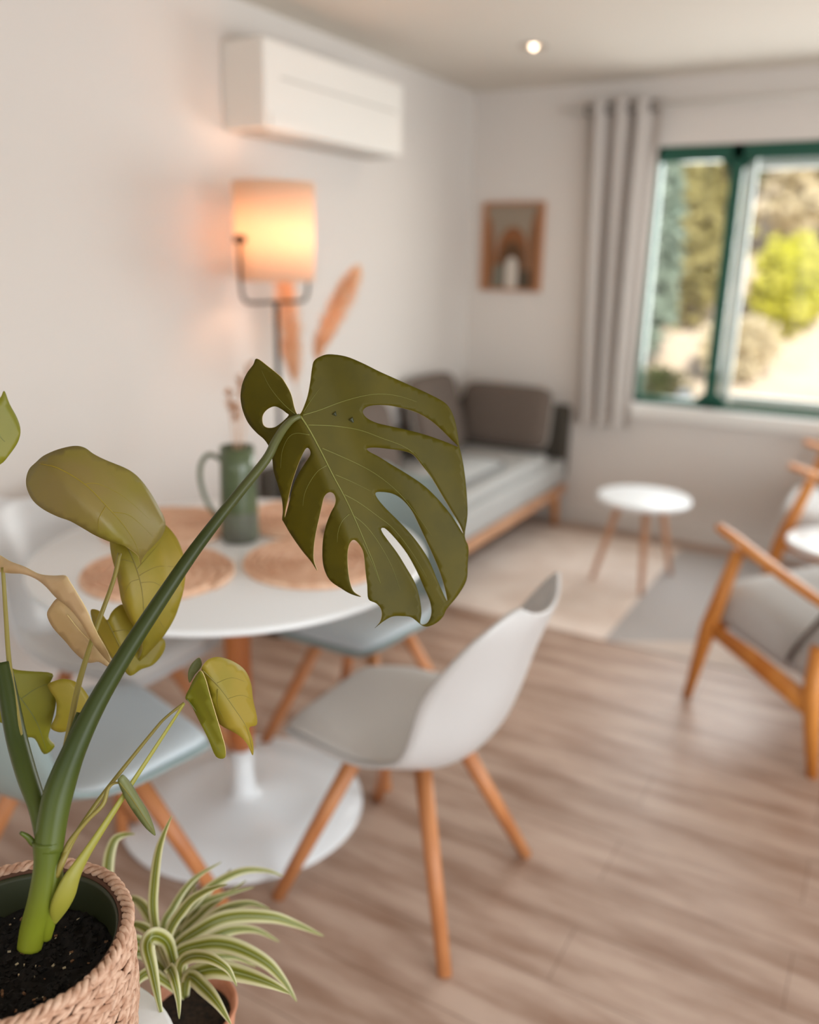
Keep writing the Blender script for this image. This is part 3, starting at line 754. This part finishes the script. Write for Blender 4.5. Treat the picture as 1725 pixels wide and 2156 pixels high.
stem('leaf_stalk', [(388, 1481, .99, 6), (349, 1541, .985, 8), (280, 1646, .965, 11), (203, 1764, .94, 18), (170, 1815, .93, 26), (150, 1850, .925, 38), (136, 1885, .925, 46), (124, 1915, .928, 38), (115, 1945, .935, 8)], m_sheath, flat=.45)
stem('leaf_stalk', [(250, 1648, .95, 5), (238, 1650, .95, 6), (227, 1662, .948, 8), (216, 1694, .943, 10), (183, 1728, .935, 9), (146, 1775, .93, 12), (128, 1820, .928, 12)], m_thin)

# --- big leaf
bigO = Z2([(508, 497), (490, 455), (470, 375), (430, 300), (400, 262), (330, 205), (262, 158), (240, 195), (200, 250), (172, 320), (164, 400), (180, 480), (212, 550), (262, 608), (305, 645), (335, 690),
           (354, 755), (365, 840), (392, 930), (414, 1010), (420, 1080), (416, 1128), (426, 1150), (470, 1225), (535, 1318), (590, 1385), (628, 1442),
           (607, 1380), (607, 1300), (618, 1220), (635, 1140), (655, 1050), (670, 995), (697, 968), (724, 974), (738, 1005), (733, 1045), (708, 1095), (680, 1170), (662, 1260), (660, 1370), (675, 1445), (708, 1503), (770, 1547), (830, 1582), (893, 1600),
           (850, 1570), (828, 1520), (815, 1440), (811, 1350), (822, 1280), (848, 1255), (878, 1278), (903, 1320), (913, 1375), (920, 1450), (930, 1530), (937, 1613),
           (985, 1640), (1013, 1675), (1018, 1715), (1005, 1755), (975, 1790), (1025, 1750), (1080, 1720), (1140, 1717), (1195, 1724), (1240, 1757), (1265, 1775), (1300, 1779), (1350, 1757), (1390, 1718), (1412, 1672), (1478, 1592), (1530, 1500), (1538, 1400), (1542, 1300), (1520, 1232),
           (1537, 1100), (1530, 950), (1515, 820), (1500, 740), (1488, 690), (1478, 620), (1460, 530), (1430, 460), (1390, 418), (1300, 370), (1200, 325), (1100, 280), (1000, 235), (900, 185), (800, 145), (700, 132), (645, 146), (608, 172), (595, 220), (585, 300), (570, 380), (550, 440), (528, 488)])
bigH = [Z2([(295, 530), (301, 495), (328, 464), (370, 447), (408, 462), (440, 486), (455, 500), (428, 530), (405, 550), (370, 573), (330, 577), (304, 563)]),
        Z2([(570, 698), (585, 715), (584, 745), (548, 800), (512, 860), (482, 930), (462, 1010), (446, 1072), (432, 1120), (436, 1078), (452, 1005), (472, 920), (494, 850), (522, 775), (552, 712)]),
        Z2([(903, 480), (925, 452), (980, 440), (1060, 442), (1150, 460), (1230, 485), (1310, 530), (1380, 590), (1440, 650), (1480, 692), (1420, 668), (1330, 635), (1250, 610), (1150, 585), (1060, 565), (980, 545), (925, 515)]),
        Z2([(928, 702), (980, 697), (1060, 705), (1150, 718), (1210, 742), (1260, 802), (1320, 880), (1380, 980), (1440, 1080), (1488, 1160), (1510, 1218), (1450, 1122), (1370, 1022), (1280, 932), (1180, 862), (1080, 802), (1000, 752), (944, 722)]),
        Z2([(980, 972), (1010, 965), (1080, 975), (1140, 1010), (1200, 1080), (1250, 1180), (1320, 1330), (1370, 1450), (1400, 1550), (1413, 1625), (1360, 1512), (1300, 1372), (1220, 1252), (1130, 1152), (1040, 1062), (992, 1005)]),
        Z2([(1014, 1187), (1040, 1188), (1100, 1248), (1170, 1338), (1227, 1440), (1272, 1540), (1310, 1630), (1318, 1700), (1298, 1752), (1268, 1768), (1250, 1755), (1258, 1700), (1250, 1622), (1222, 1522), (1172, 1432), (1110, 1332), (1050, 1252), (1022, 1212)])]
mr0, mr1 = (632, 878), (795, 1300)
def dbig(x, y):
    dx, dy = mr1[0]-mr0[0], mr1[1]-mr0[1]; L = math.hypot(dx, dy)
    s_ = ((x-mr0[0])*dx+(y-mr0[1])*dy)/L; n_ = ((x-mr0[0])*dy-(y-mr0[1])*dx)/L   # + to the right side of the leaf
    return .985 + .00011*s_ + (.00022*n_ - 2.4e-7*n_*n_ if n_ > 0 else .00030*-n_) + .0035*sin(n_/34.0)*min(1, abs(n_)/90)
big = adopt(leaf('leaf', bigO, bigH, dbig, m_leaf, mon, step=9, sm=4))
lv = veins('leaf_veins', [(2.6, Z2([(525, 505), (580, 590), (650, 720), (720, 860), (800, 1010), (860, 1140), (920, 1280), (970, 1400), (1010, 1520)])),
     (1.3, Z2([(540, 500), (640, 470), (760, 425), (880, 390), (1000, 372), (1120, 385), (1230, 420)])), (1.2, Z2([(570, 560), (720, 565), (880, 590), (1020, 640), (1150, 690), (1240, 760), (1330, 890)])),
     (1.1, Z2([(655, 700), (760, 745), (880, 800), (1000, 870), (1120, 970), (1220, 1090), (1320, 1230)])), (1, Z2([(735, 860), (840, 905), (950, 960)])), (1, Z2([(790, 980), (880, 1030), (990, 1110), (1090, 1190), (1200, 1330), (1290, 1480)])),
     (1, Z2([(850, 1110), (930, 1180), (1010, 1290), (1080, 1420), (1130, 1560)])), (1, Z2([(580, 620), (500, 610), (450, 640), (415, 720), (405, 820)])), (1, Z2([(685, 805), (630, 840), (580, 910), (550, 980), (540, 1050)])),
     (1, Z2([(820, 1100), (780, 1140), (755, 1200), (748, 1270)])), (.9, Z2([(545, 480), (590, 410), (650, 330)])), (.9, Z2([(495, 495), (420, 430), (340, 330), (290, 230)])), (.8, Z2([(900, 1270), (960, 1400), (1000, 1500)]))], dbig, m_vein, mon, r0=.00042, lift=.0007)
adopt(lv).parent = big
for sp0 in ([(728, 488), (742, 505)], [(830, 522), (846, 545)]): adopt(veins('leaf_spot', [(3, Z2(sp0))], dbig, m_liner, mon, r0=.0011, lift=.0002)).parent = big

def simple_leaf(outl, k0, gx, gy, m, cx_=None, cy_=None, curl=0, ridge=None, rb=0, vn=None, vm=m_vein, step=13):
    xs = [p[0] for p in outl]; ys = [p[1] for p in outl]
    cx0 = cx_ or sum(xs)/len(xs); cy0 = cy_ or sum(ys)/len(ys)
    def dp(x, y):
        v = k0 + gx*(x-cx0)/1000 + gy*(y-cy0)/1000 + curl*((x-cx0)**2+(y-cy0)**2)/1e6
        if ridge: v += rb*min(90, dseg(x, y, *ridge))/1000
        return v
    o = adopt(leaf('leaf', outl, [], dp, m, mon, step=step))
    if vn: adopt(veins('leaf_veins', vn, dp, vm, mon, r0=.0007, lift=.0006)).parent = o
    return o
# drooping leaf, upper left
simple_leaf(Z1([(205, 738), (250, 700), (330, 665), (420, 645), (480, 655), (530, 690), (600, 725), (700, 765), (760, 800), (810, 850), (860, 920), (900, 990), (930, 1050), (938, 1100), (915, 1160), (870, 1210), (830, 1250), (805, 1290), (797, 1318), (785, 1270), (740, 1232), (690, 1205), (620, 1185), (540, 1150), (480, 1115), (400, 1070), (330, 1045), (250, 1005), (190, 955), (156, 890), (150, 830), (168, 775)]),
            .985, .25, -.05, m_leafb, curl=1.6, ridge=((110, 985), (290, 1175)), rb=.35, vn=[(1.3, Z1([(225, 745), (330, 770), (480, 860), (600, 980), (700, 1090), (770, 1200), (793, 1290)])), (.7, Z1([(480, 860), (560, 860), (700, 930), (850, 1060)])), (.7, Z1([(600, 985), (560, 1060), (560, 1130)])), (.7, Z1([(640, 1020), (740, 1040), (860, 1150)]))], vm=m_leafy)
# hanging leaf behind it
simple_leaf(Z1([(630, 1165), (690, 1120), (780, 1080), (860, 1060), (930, 1085), (985, 1140), (1020, 1200), (1045, 1280), (1052, 1370), (1040, 1470), (1010, 1570), (980, 1640), (930, 1720), (870, 1790), (810, 1850), (768, 1883), (798, 1830), (808, 1770), (795, 1705), (755, 1660), (720, 1600), (690, 1520), (676, 1440), (662, 1370), (640, 1290), (627, 1220)]),
            1.05, .1, .1, m_leafy, curl=1.2, ridge=((250, 1150), (300, 1390)), rb=.4, vn=[(1.3, Z1([(690, 1150), (760, 1300), (800, 1430), (815, 1560), (812, 1700), (790, 1850)])), (.6, Z1([(780, 1340), (850, 1260), (920, 1180)])), (.6, Z1([(800, 1420), (880, 1420), (960, 1480)])), (.6, Z1([(812, 1560), (880, 1600), (930, 1680)])), (.6, Z1([(795, 1400), (740, 1420), (700, 1500)])), (.6, Z1([(770, 1310), (700, 1290), (660, 1310)])), (.6, Z1([(790, 1380), (890, 1330), (990, 1330)]))], vm=m_leafb)
# curled beige leaf, left
simple_leaf(Z1([(-60, 1240), (0, 1265), (60, 1300), (140, 1330), (220, 1370), (300, 1380), (370, 1380), (400, 1420), (450, 1500), (490, 1570), (530, 1660), (570, 1740), (610, 1810), (636, 1885), (580, 1830), (520, 1750), (470, 1660), (400, 1570), (320, 1505), (260, 1440), (200, 1395), (130, 1370), (50, 1365), (-60, 1340)]),
            .975, -.2, .1, m_leafp, curl=.6, ridge=((0, 1190), (230, 1390)), rb=-.4)
simple_leaf(Z1([(330, 1508), (290, 1550), (268, 1600), (300, 1672), (370, 1750), (430, 1820), (500, 1872), (560, 1868), (600, 1890), (636, 1900), (620, 1830), (560, 1720), (500, 1650), (430, 1570), (380, 1530)]),
            1.0, .1, .1, m_leafp, ridge=((130, 1280), (230, 1400)), rb=.5, vn=[(1, Z1([(380, 1600), (460, 1700), (560, 1800), (620, 1885)]))], vm=m_edge)
# heart leaf behind
simple_leaf(Z1([(515, 1580), (545, 1572), (575, 1590), (608, 1632), (632, 1590), (660, 1560), (700, 1545), (760, 1600), (810, 1660), (860, 1720), (925, 1735), (938, 1780), (915, 1835), (865, 1888), (800, 1912), (742, 1948), (700, 1912), (640, 1855), (580, 1760), (535, 1670)]),
            1.075, .1, .1, m_leafy, ridge=((230, 1300), (275, 1420)), rb=.4, vn=[(1.1, Z1([(608, 1635), (660, 1740), (710, 1850), (740, 1940)])), (.6, Z1([(640, 1700), (720, 1690), (800, 1740)])), (.6, Z1([(675, 1780), (760, 1790), (850, 1850)]))], vm=m_leafb)
# green leaf and yellow lobe at the left edge
simple_leaf(Z3([(-60, 110), (0, 110), (75, 145), (150, 155), (272, 168), (258, 230), (292, 300), (268, 430), (252, 500), (284, 545), (228, 585), (180, 505), (120, 495), (60, 440), (0, 420), (-60, 380)]),
            1.07, .1, .1, m_leafg, curl=.8, vn=[(1, Z3([(20, 200), (110, 300), (190, 420), (240, 560)])), (.6, Z3([(110, 300), (180, 250), (250, 220)]))], vm=m_leafs)
simple_leaf(Z3([(248, 225), (285, 205), (335, 195), (400, 215), (450, 270), (475, 330), (440, 390), (380, 450), (320, 472), (275, 460), (265, 440), (290, 380), (290, 305), (262, 262)]),
            1.06, .2, .1, m_leafy, curl=1)
# leaf at the far left, cut by the frame
simple_leaf([(-60, 870), (-20, 850), (0, 838), (9, 823), (20, 850), (36, 880), (43, 905), (38, 930), (20, 957), (0, 978), (-40, 990), (-80, 950)], .95, .3, .1, m_leafg, vn=[(1, [(-60, 880), (-20, 900), (10, 930)])], vm=m_leafs)
# drooping pair on the thin stalk
simple_leaf(Z3([(1045, 150), (1060, 115), (1090, 90), (1140, 82), (1210, 105), (1270, 150), (1302, 220), (1312, 300), (1332, 390), (1330, 435), (1292, 450), (1312, 520), (1312, 592), (1280, 530), (1230, 482), (1140, 430), (1110, 370), (1090, 280), (1070, 200)]),
            1.0, .3, .1, m_leafy, ridge=((425, 1390), (535, 1590)), rb=.3, vn=[(1.1, Z3([(1050, 150), (1130, 230), (1210, 340), (1280, 450), (1308, 560)])), (.6, Z3([(1120, 220), (1200, 190), (1270, 210)])), (.6, Z3([(1180, 300), (1250, 280), (1305, 300)])), (.6, Z3([(1130, 250), (1130, 330), (1160, 400)]))], vm=m_leafb)
simple_leaf(Z3([(962, 295), (985, 240), (1010, 190), (1042, 152), (1068, 200), (1090, 280), (1120, 380), (1150, 480), (1170, 555), (1166, 605), (1120, 597), (1080, 505), (1030, 405), (990, 325)]),
            .992, -.2, .1, m_leafg, ridge=((400, 1460), (470, 1590)), rb=-.3, vn=[(1.1, Z3([(970, 300), (1030, 380), (1090, 480), (1150, 590)]))], vm=m_leafs)
simple_leaf(Z3([(985, 215), (975, 180), (982, 140), (1005, 105), (1035, 85), (1048, 115), (1040, 140), (1010, 175)]), 1.02, .1, .1, m_leafs, step=8)
# small folded leaf
simple_leaf(Z3([(612, 728), (620, 705), (640, 693), (680, 738), (722, 810), (770, 890), (808, 1005), (760, 972), (700, 895), (650, 815)]), .95, .3, .1, m_leafs, ridge=((255, 1640), (325, 1755)), rb=.5, vn=[(1, Z3([(618, 730), (680, 810), (740, 900), (800, 990)]))], vm=m_leafb, step=8)

# ------------------------------------------------------------------ plant stand under the basket
ps = empty('plant_stand', (-.742, .466, 0), label='round white plant stand under the woven basket at the lower left', cat='plant stand')
MB().lathe([(0, .578), (.140, .578), (.149, .583), (.151, .590), (.148, .597), (.143, .600), (0, .600)], n=72).build('top', m_white, ps)
MB().lathe([(0, .03), (.02, .03), (.018, .3), (.022, .56), (.05, .578), (0, .578)], n=32).build('column', m_white, ps)
MB().lathe([(0, 0), (.12, 0), (.125, .008), (.10, .02), (.02, .035), (0, .035)], n=48).build('foot', m_white, ps)

# ------------------------------------------------------------------ spider plant
sb = at(402, 2118, 1.215)
spz = sb.z
sp_ = empty('potted_spider_plant', (sb.x, sb.y, spz-.13), label='spider plant with cream edged arching blades in a terracotta pot beside the basket', cat='potted plant')
sinv = Matrix.Translation(-sp_.location)
MB().lathe([(0, 0), (.045, 0), (.05, .01), (.062, .115), (.066, .128), (.062, .13), (.057, .125), (.054, .10), (0, .10)], n=48).build('pot', m_terr, sp_)
MB().lathe([(0, .112), (.056, .110)], n=32).build('soil', m_terri, sp_)
def blade(pts, wpx, fn=None):
    q = smooth_pts(pts, 6); n = len(q); b_ = MB(); uvl = b_.bm.loops.layers.uv.new('UVMap')
    P = [at(x, y, k_) for x, y, k_ in q]; cols = 7; g = []
    view = [(p-CAM).normalized() for p in P]
    for i in range(n):
        t = (P[min(i+1, n-1)]-P[max(i-1, 0)]).normalized(); sd = t.cross(view[i]).normalized(); nr = sd.cross(t)
        f_ = i/(n-1); wd = wpx*q[i][2]/F*.5*(min(1, .45+f_*1.6))*(1-max(0, (f_-.45)/.55)**1.6*.96)
        g.append([b_.v(P[i]+sd*wd*(c_/3-1)+nr*wd*.35*abs(c_/3-1)) for c_ in range(cols)])
    for i in range(n-1):
        for c_ in range(cols-1):
            fc = b_.face([g[i][c_], g[i][c_+1], g[i+1][c_+1], g[i+1][c_]])
            for lp, (ii, cc) in zip(fc.loops, ((i, c_), (i, c_+1), (i+1, c_+1), (i+1, c_))): lp[uvl].uv = (ii/(n-1), cc/(cols-1))
    o = b_.build('leaf_blade', m_blade, sp_, fix=False); o.data.transform(sinv)
    md = o.modifiers.new('thickness', 'SOLIDIFY'); md.thickness = .0006; md.offset = 0
    return o
B3 = lambda L: [(x/2.464, 1350+y/2.464, k_) for x, y, k_ in L]
bb_ = (960, 1850, 1.215)
for L, w_ in [([bb_, (830, 1560, 1.20), (795, 1400, 1.18), (800, 1250, 1.17), (820, 1100, 1.15), (850, 1000, 1.14), (892, 905, 1.13)], 21),
              ([bb_, (900, 1660, 1.19), (865, 1560, 1.16), (800, 1530, 1.13), (765, 1580, 1.11), (790, 1700, 1.10), (820, 1850, 1.09), (850, 1990, 1.09)], 34),
              ([bb_, (850, 1520, 1.24), (900, 1380, 1.26), (1000, 1240, 1.28), (1150, 1145, 1.30)], 17),
              ([bb_, (880, 1520, 1.25), (1000, 1370, 1.28), (1100, 1270, 1.30), (1250, 1195, 1.32), (1380, 1190, 1.34), (1470, 1220, 1.35)], 19),
              ([bb_, (900, 1620, 1.22), (1050, 1490, 1.24), (1200, 1430, 1.26), (1400, 1430, 1.28), (1540, 1470, 1.30), (1680, 1530, 1.31)], 32),
              ([bb_, (910, 1640, 1.20), (1050, 1575, 1.20), (1200, 1580, 1.20), (1370, 1660, 1.20), (1470, 1760, 1.20), (1540, 1870, 1.20)], 34),
              ([bb_, (970, 1750, 1.18), (1100, 1700, 1.16), (1250, 1725, 1.15), (1400, 1775, 1.14), (1510, 1830, 1.14)], 38),
              ([bb_, (980, 1740, 1.17), (1060, 1800, 1.14), (1130, 1880, 1.12), (1200, 1990, 1.11)], 30),
              ([bb_, (860, 1480, 1.26), (970, 1400, 1.28), (1120, 1330, 1.30), (1320, 1275, 1.33)], 20),
              ([bb_, (620, 1500, 1.24), (565, 1300, 1.25), (562, 1150, 1.26), (590, 1040, 1.27), (640, 1005, 1.28), (700, 1000, 1.28)], 25),
              ([bb_, (830, 1540, 1.24), (760, 1400, 1.26), (700, 1340, 1.28), (630, 1330, 1.29)], 26),
              ([bb_, (840, 1600, 1.22), (780, 1510, 1.22), (700, 1470, 1.22), (620, 1490, 1.22)], 24),
              ([bb_, (900, 1580, 1.24), (970, 1470, 1.27), (1080, 1310, 1.30), (1200, 1180, 1.33)], 18),
              ([bb_, (930, 1560, 1.25), (1040, 1420, 1.28), (1150, 1330, 1.31), (1280, 1240, 1.34)], 16),
              ([bb_, (820, 1680, 1.20), (740, 1620, 1.19), (660, 1640, 1.18), (620, 1720, 1.17)], 24),
              ([bb_, (850, 1760, 1.19), (770, 1720, 1.17), (700, 1780, 1.15), (680, 1880, 1.14)], 24),
              ([bb_, (930, 1650, 1.24), (1060, 1560, 1.27), (1200, 1500, 1.30), (1330, 1500, 1.33), (1450, 1560, 1.34)], 24),
              ([bb_, (960, 1660, 1.24), (1080, 1640, 1.26), (1220, 1640, 1.28), (1330, 1690, 1.3)], 20),
              ([bb_, (880, 1700, 1.25), (800, 1600, 1.29), (740, 1560, 1.31), (690, 1580, 1.33)], 22),
              ([bb_, (940, 1500, 1.27), (1000, 1360, 1.31), (1010, 1260, 1.33)], 16),
              ([bb_, (930, 1700, 1.17), (980, 1640, 1.14), (1080, 1640, 1.12), (1180, 1700, 1.11), (1230, 1790, 1.11)], 26),
              ([bb_, (900, 1740, 1.18), (880, 1700, 1.13), (900, 1740, 1.10), (925, 1850, 1.09), (930, 1960, 1.09)], 24),
              ([bb_, (800, 1640, 1.20), (720, 1560, 1.19), (660, 1560, 1.18), (640, 1600, 1.17)], 26),
              ([bb_, (880, 1600, 1.25), (930, 1450, 1.28), (960, 1330, 1.30), (1040, 1220, 1.32)], 20),
              ([bb_, (920, 1600, 1.23), (1020, 1500, 1.25), (1150, 1400, 1.28), (1290, 1360, 1.31), (1400, 1390, 1.33)], 26),
              ([bb_, (870, 1560, 1.21), (960, 1380, 1.20), (1060, 1300, 1.19), (1180, 1260, 1.18)], 22)]:
    blade(B3(L), w_)
stl = empty('wooden_stool', (sb.x, sb.y, 0), label='low wooden stool under the terracotta pot of the spider plant', cat='stool')
zt = spz-.13
MB().lathe([(0, zt-.025), (.085, zt-.025), (.09, zt-.015), (.088, zt-.001), (0, zt-.001)], n=40).build('seat', m_woodp, stl)
for a_ in (.3, .3+2.094, .3+4.189): MB().tube([(.05*cos(a_), .05*sin(a_), zt-.024), (.085*cos(a_), .085*sin(a_), 0)], [.011, .008]).build('leg', m_woodp, stl)

# ------------------------------------------------------------------ garden outside the window
g = MB()
def gf(u, v):
    x = -9+18*u; y = YB+T+.02 + 13*v
    z = -.12 + max(0, y-6.6)*.42 + .35*max(0, min(1, (y-6.6)))*noise.noise(Vector((x*.5, y*.5, 0))) + .06*noise.noise(Vector((x*3, y*3, 2)))
    return Vector((x, y, z))
g.grid(gf, 70, 60); struct(g.build('garden_ground', m_grass))
e = MB(); e.box((0, YB+T+.3, 2.25), (6.5, .6, .1)); struct(e.build('trim_1', mat('eave_board', (204, 196, 188), .8)))
m_fol = {}
def bush(name, x, y, w_, h_, c1, c2, lab, seed, n=1300, size=.09, lean=0, group='shrubs on the garden bank'):
    key = (c1, c2)
    if key not in m_fol: m_fol[key] = mat('foliage', c1, .6, c2=c2, scale=3, trans=.35)
    z0 = gf((x+9)/18, (y-YB-T-.02)/13).z
    t = empty(name, (x, y, z0-.04), label=lab, cat='shrub', group=group)
    rnd = random.Random(seed); b_ = MB()
    for q in range(n):
        d_ = Vector((rnd.gauss(0, 1), rnd.gauss(0, 1), rnd.gauss(0, 1))).normalized(); rr = rnd.random()**.4
        lump = 1+.35*noise.noise(d_*1.7+Vector((seed, 0, 0)))
        c_ = Vector((d_.x*w_/2*rr*lump+lean*(d_.z+1)*.3, d_.y*w_/2*rr*lump, h_*.55+d_.z*h_*.45*rr*lump))
        a_ = Vector((rnd.gauss(0, 1), rnd.gauss(0, 1), rnd.gauss(0, 1))).normalized(); bq = a_.orthogonal().normalized()
        s_ = size*rnd.uniform(.6, 1.4)
        b_.face([b_.v(c_-a_*s_), b_.v(c_+bq*s_*.45), b_.v(c_+a_*s_), b_.v(c_-bq*s_*.45)])
    b_.build('foliage', m_fol[key], t, fix=False)
    s_ = MB()
    for q in range(4):
        an = q*1.7; s_.tube([(0, 0, 0), (cos(an)*w_*.12, sin(an)*w_*.12, h_*.3), (cos(an)*w_*.25, sin(an)*w_*.25, h_*.62)], [.035, .025, .012], n=8)
    s_.build('stems', m_trunk, t)
OL, OL2 = (156, 148, 88), (182, 172, 116)
GR, GR2 = (132, 142, 80), (166, 166, 106)
DR, DR2 = (214, 200, 164), (230, 220, 192)
TE, TE2 = (138, 158, 144), (160, 176, 160)
YG, YG2 = (206, 206, 60), (222, 218, 104)
bush('shrub', -2.15, 8.2, .55, 2.0, TE, TE2, 'tall pale grey green shrub at the left edge of the window', 3, 1500, .08)
bush('shrub', -2.0, 9.1, 1.0, 1.6, OL, OL2, 'olive shrub in the middle of the left window pane', 4)
bush('tree', -2.3, 11.9, 2.0, 3.0, GR, GR2, 'large green tree high in the left window pane', 5, 2600, .13, group='trees behind the bank')
bush('shrub', -1.0, 10.8, 1.3, 1.5, DR, DR2, 'dry straw coloured shrub between the olive and lime shrubs', 6)
bush('shrub', -1.05, 9.3, .75, 1.0, YG, YG2, 'bright lime yellow shrub in the right window pane', 8, 1300, .07)
bush('tree', -.4, 12.9, 1.8, 2.8, OL, OL2, 'olive tree far up the bank in the right window pane', 9, 2200, .13, group='trees behind the bank')
bush('shrub', .2, 10.4, 1.0, 1.6, GR, GR2, 'green shrub up the bank beyond the lime shrub', 10)
bush('shrub', -3.3, 10.4, 1.0, 1.8, DR, DR2, 'straw coloured shrub behind the pale grey green shrub', 12)
bush('shrub', -1.25, 8.1, .7, .6, DR, DR2, 'low dry shrub at the foot of the bank', 14, 900, .06)
bush('tree', -4.7, 13.2, 2.4, 3.2, GR, GR2, 'broad green tree behind the left end of the bank', 15, 2400, .15, group='trees behind the bank')
bush('tree', 2.0, 13.6, 2.4, 3.0, GR, GR2, 'broad green tree behind the right end of the bank', 16, 2400, .15, group='trees behind the bank')
bush('shrub', -1.72, 7.35, .5, .5, GR, DR, 'small pale green clump low in the left window pane', 21, 700, .05)
for i, (x, y, h_) in enumerate(((-1.62, 6.1, .86), (-1.27, 6.1, .80))):
    zb = gf((x+9)/18, (y-YB-T-.02)/13).z
    p = MB(); p.lathe([(0, -.04), (.045, -.04), (.045, h_-.05), (.055, h_-.04), (.055, h_), (.03, h_+.03), (0, h_+.035)], n=24)
    o = p.build('garden_post', m_white); o.location = (x, y, zb)
    tag(o, ['white garden post at the lower left corner of the window', 'white garden post beside the green mullion'][i], 'post', 'white posts outside the window')

# ------------------------------------------------------------------ view
vs_ = scn.view_settings; vs_.view_transform = 'Standard'; vs_.look = 'None'; vs_.gamma = 1; vs_.use_curve_mapping = False
vs_.exposure = 1.15
scn.cycles.max_bounces = 8; scn.cycles.diffuse_bounces = 5
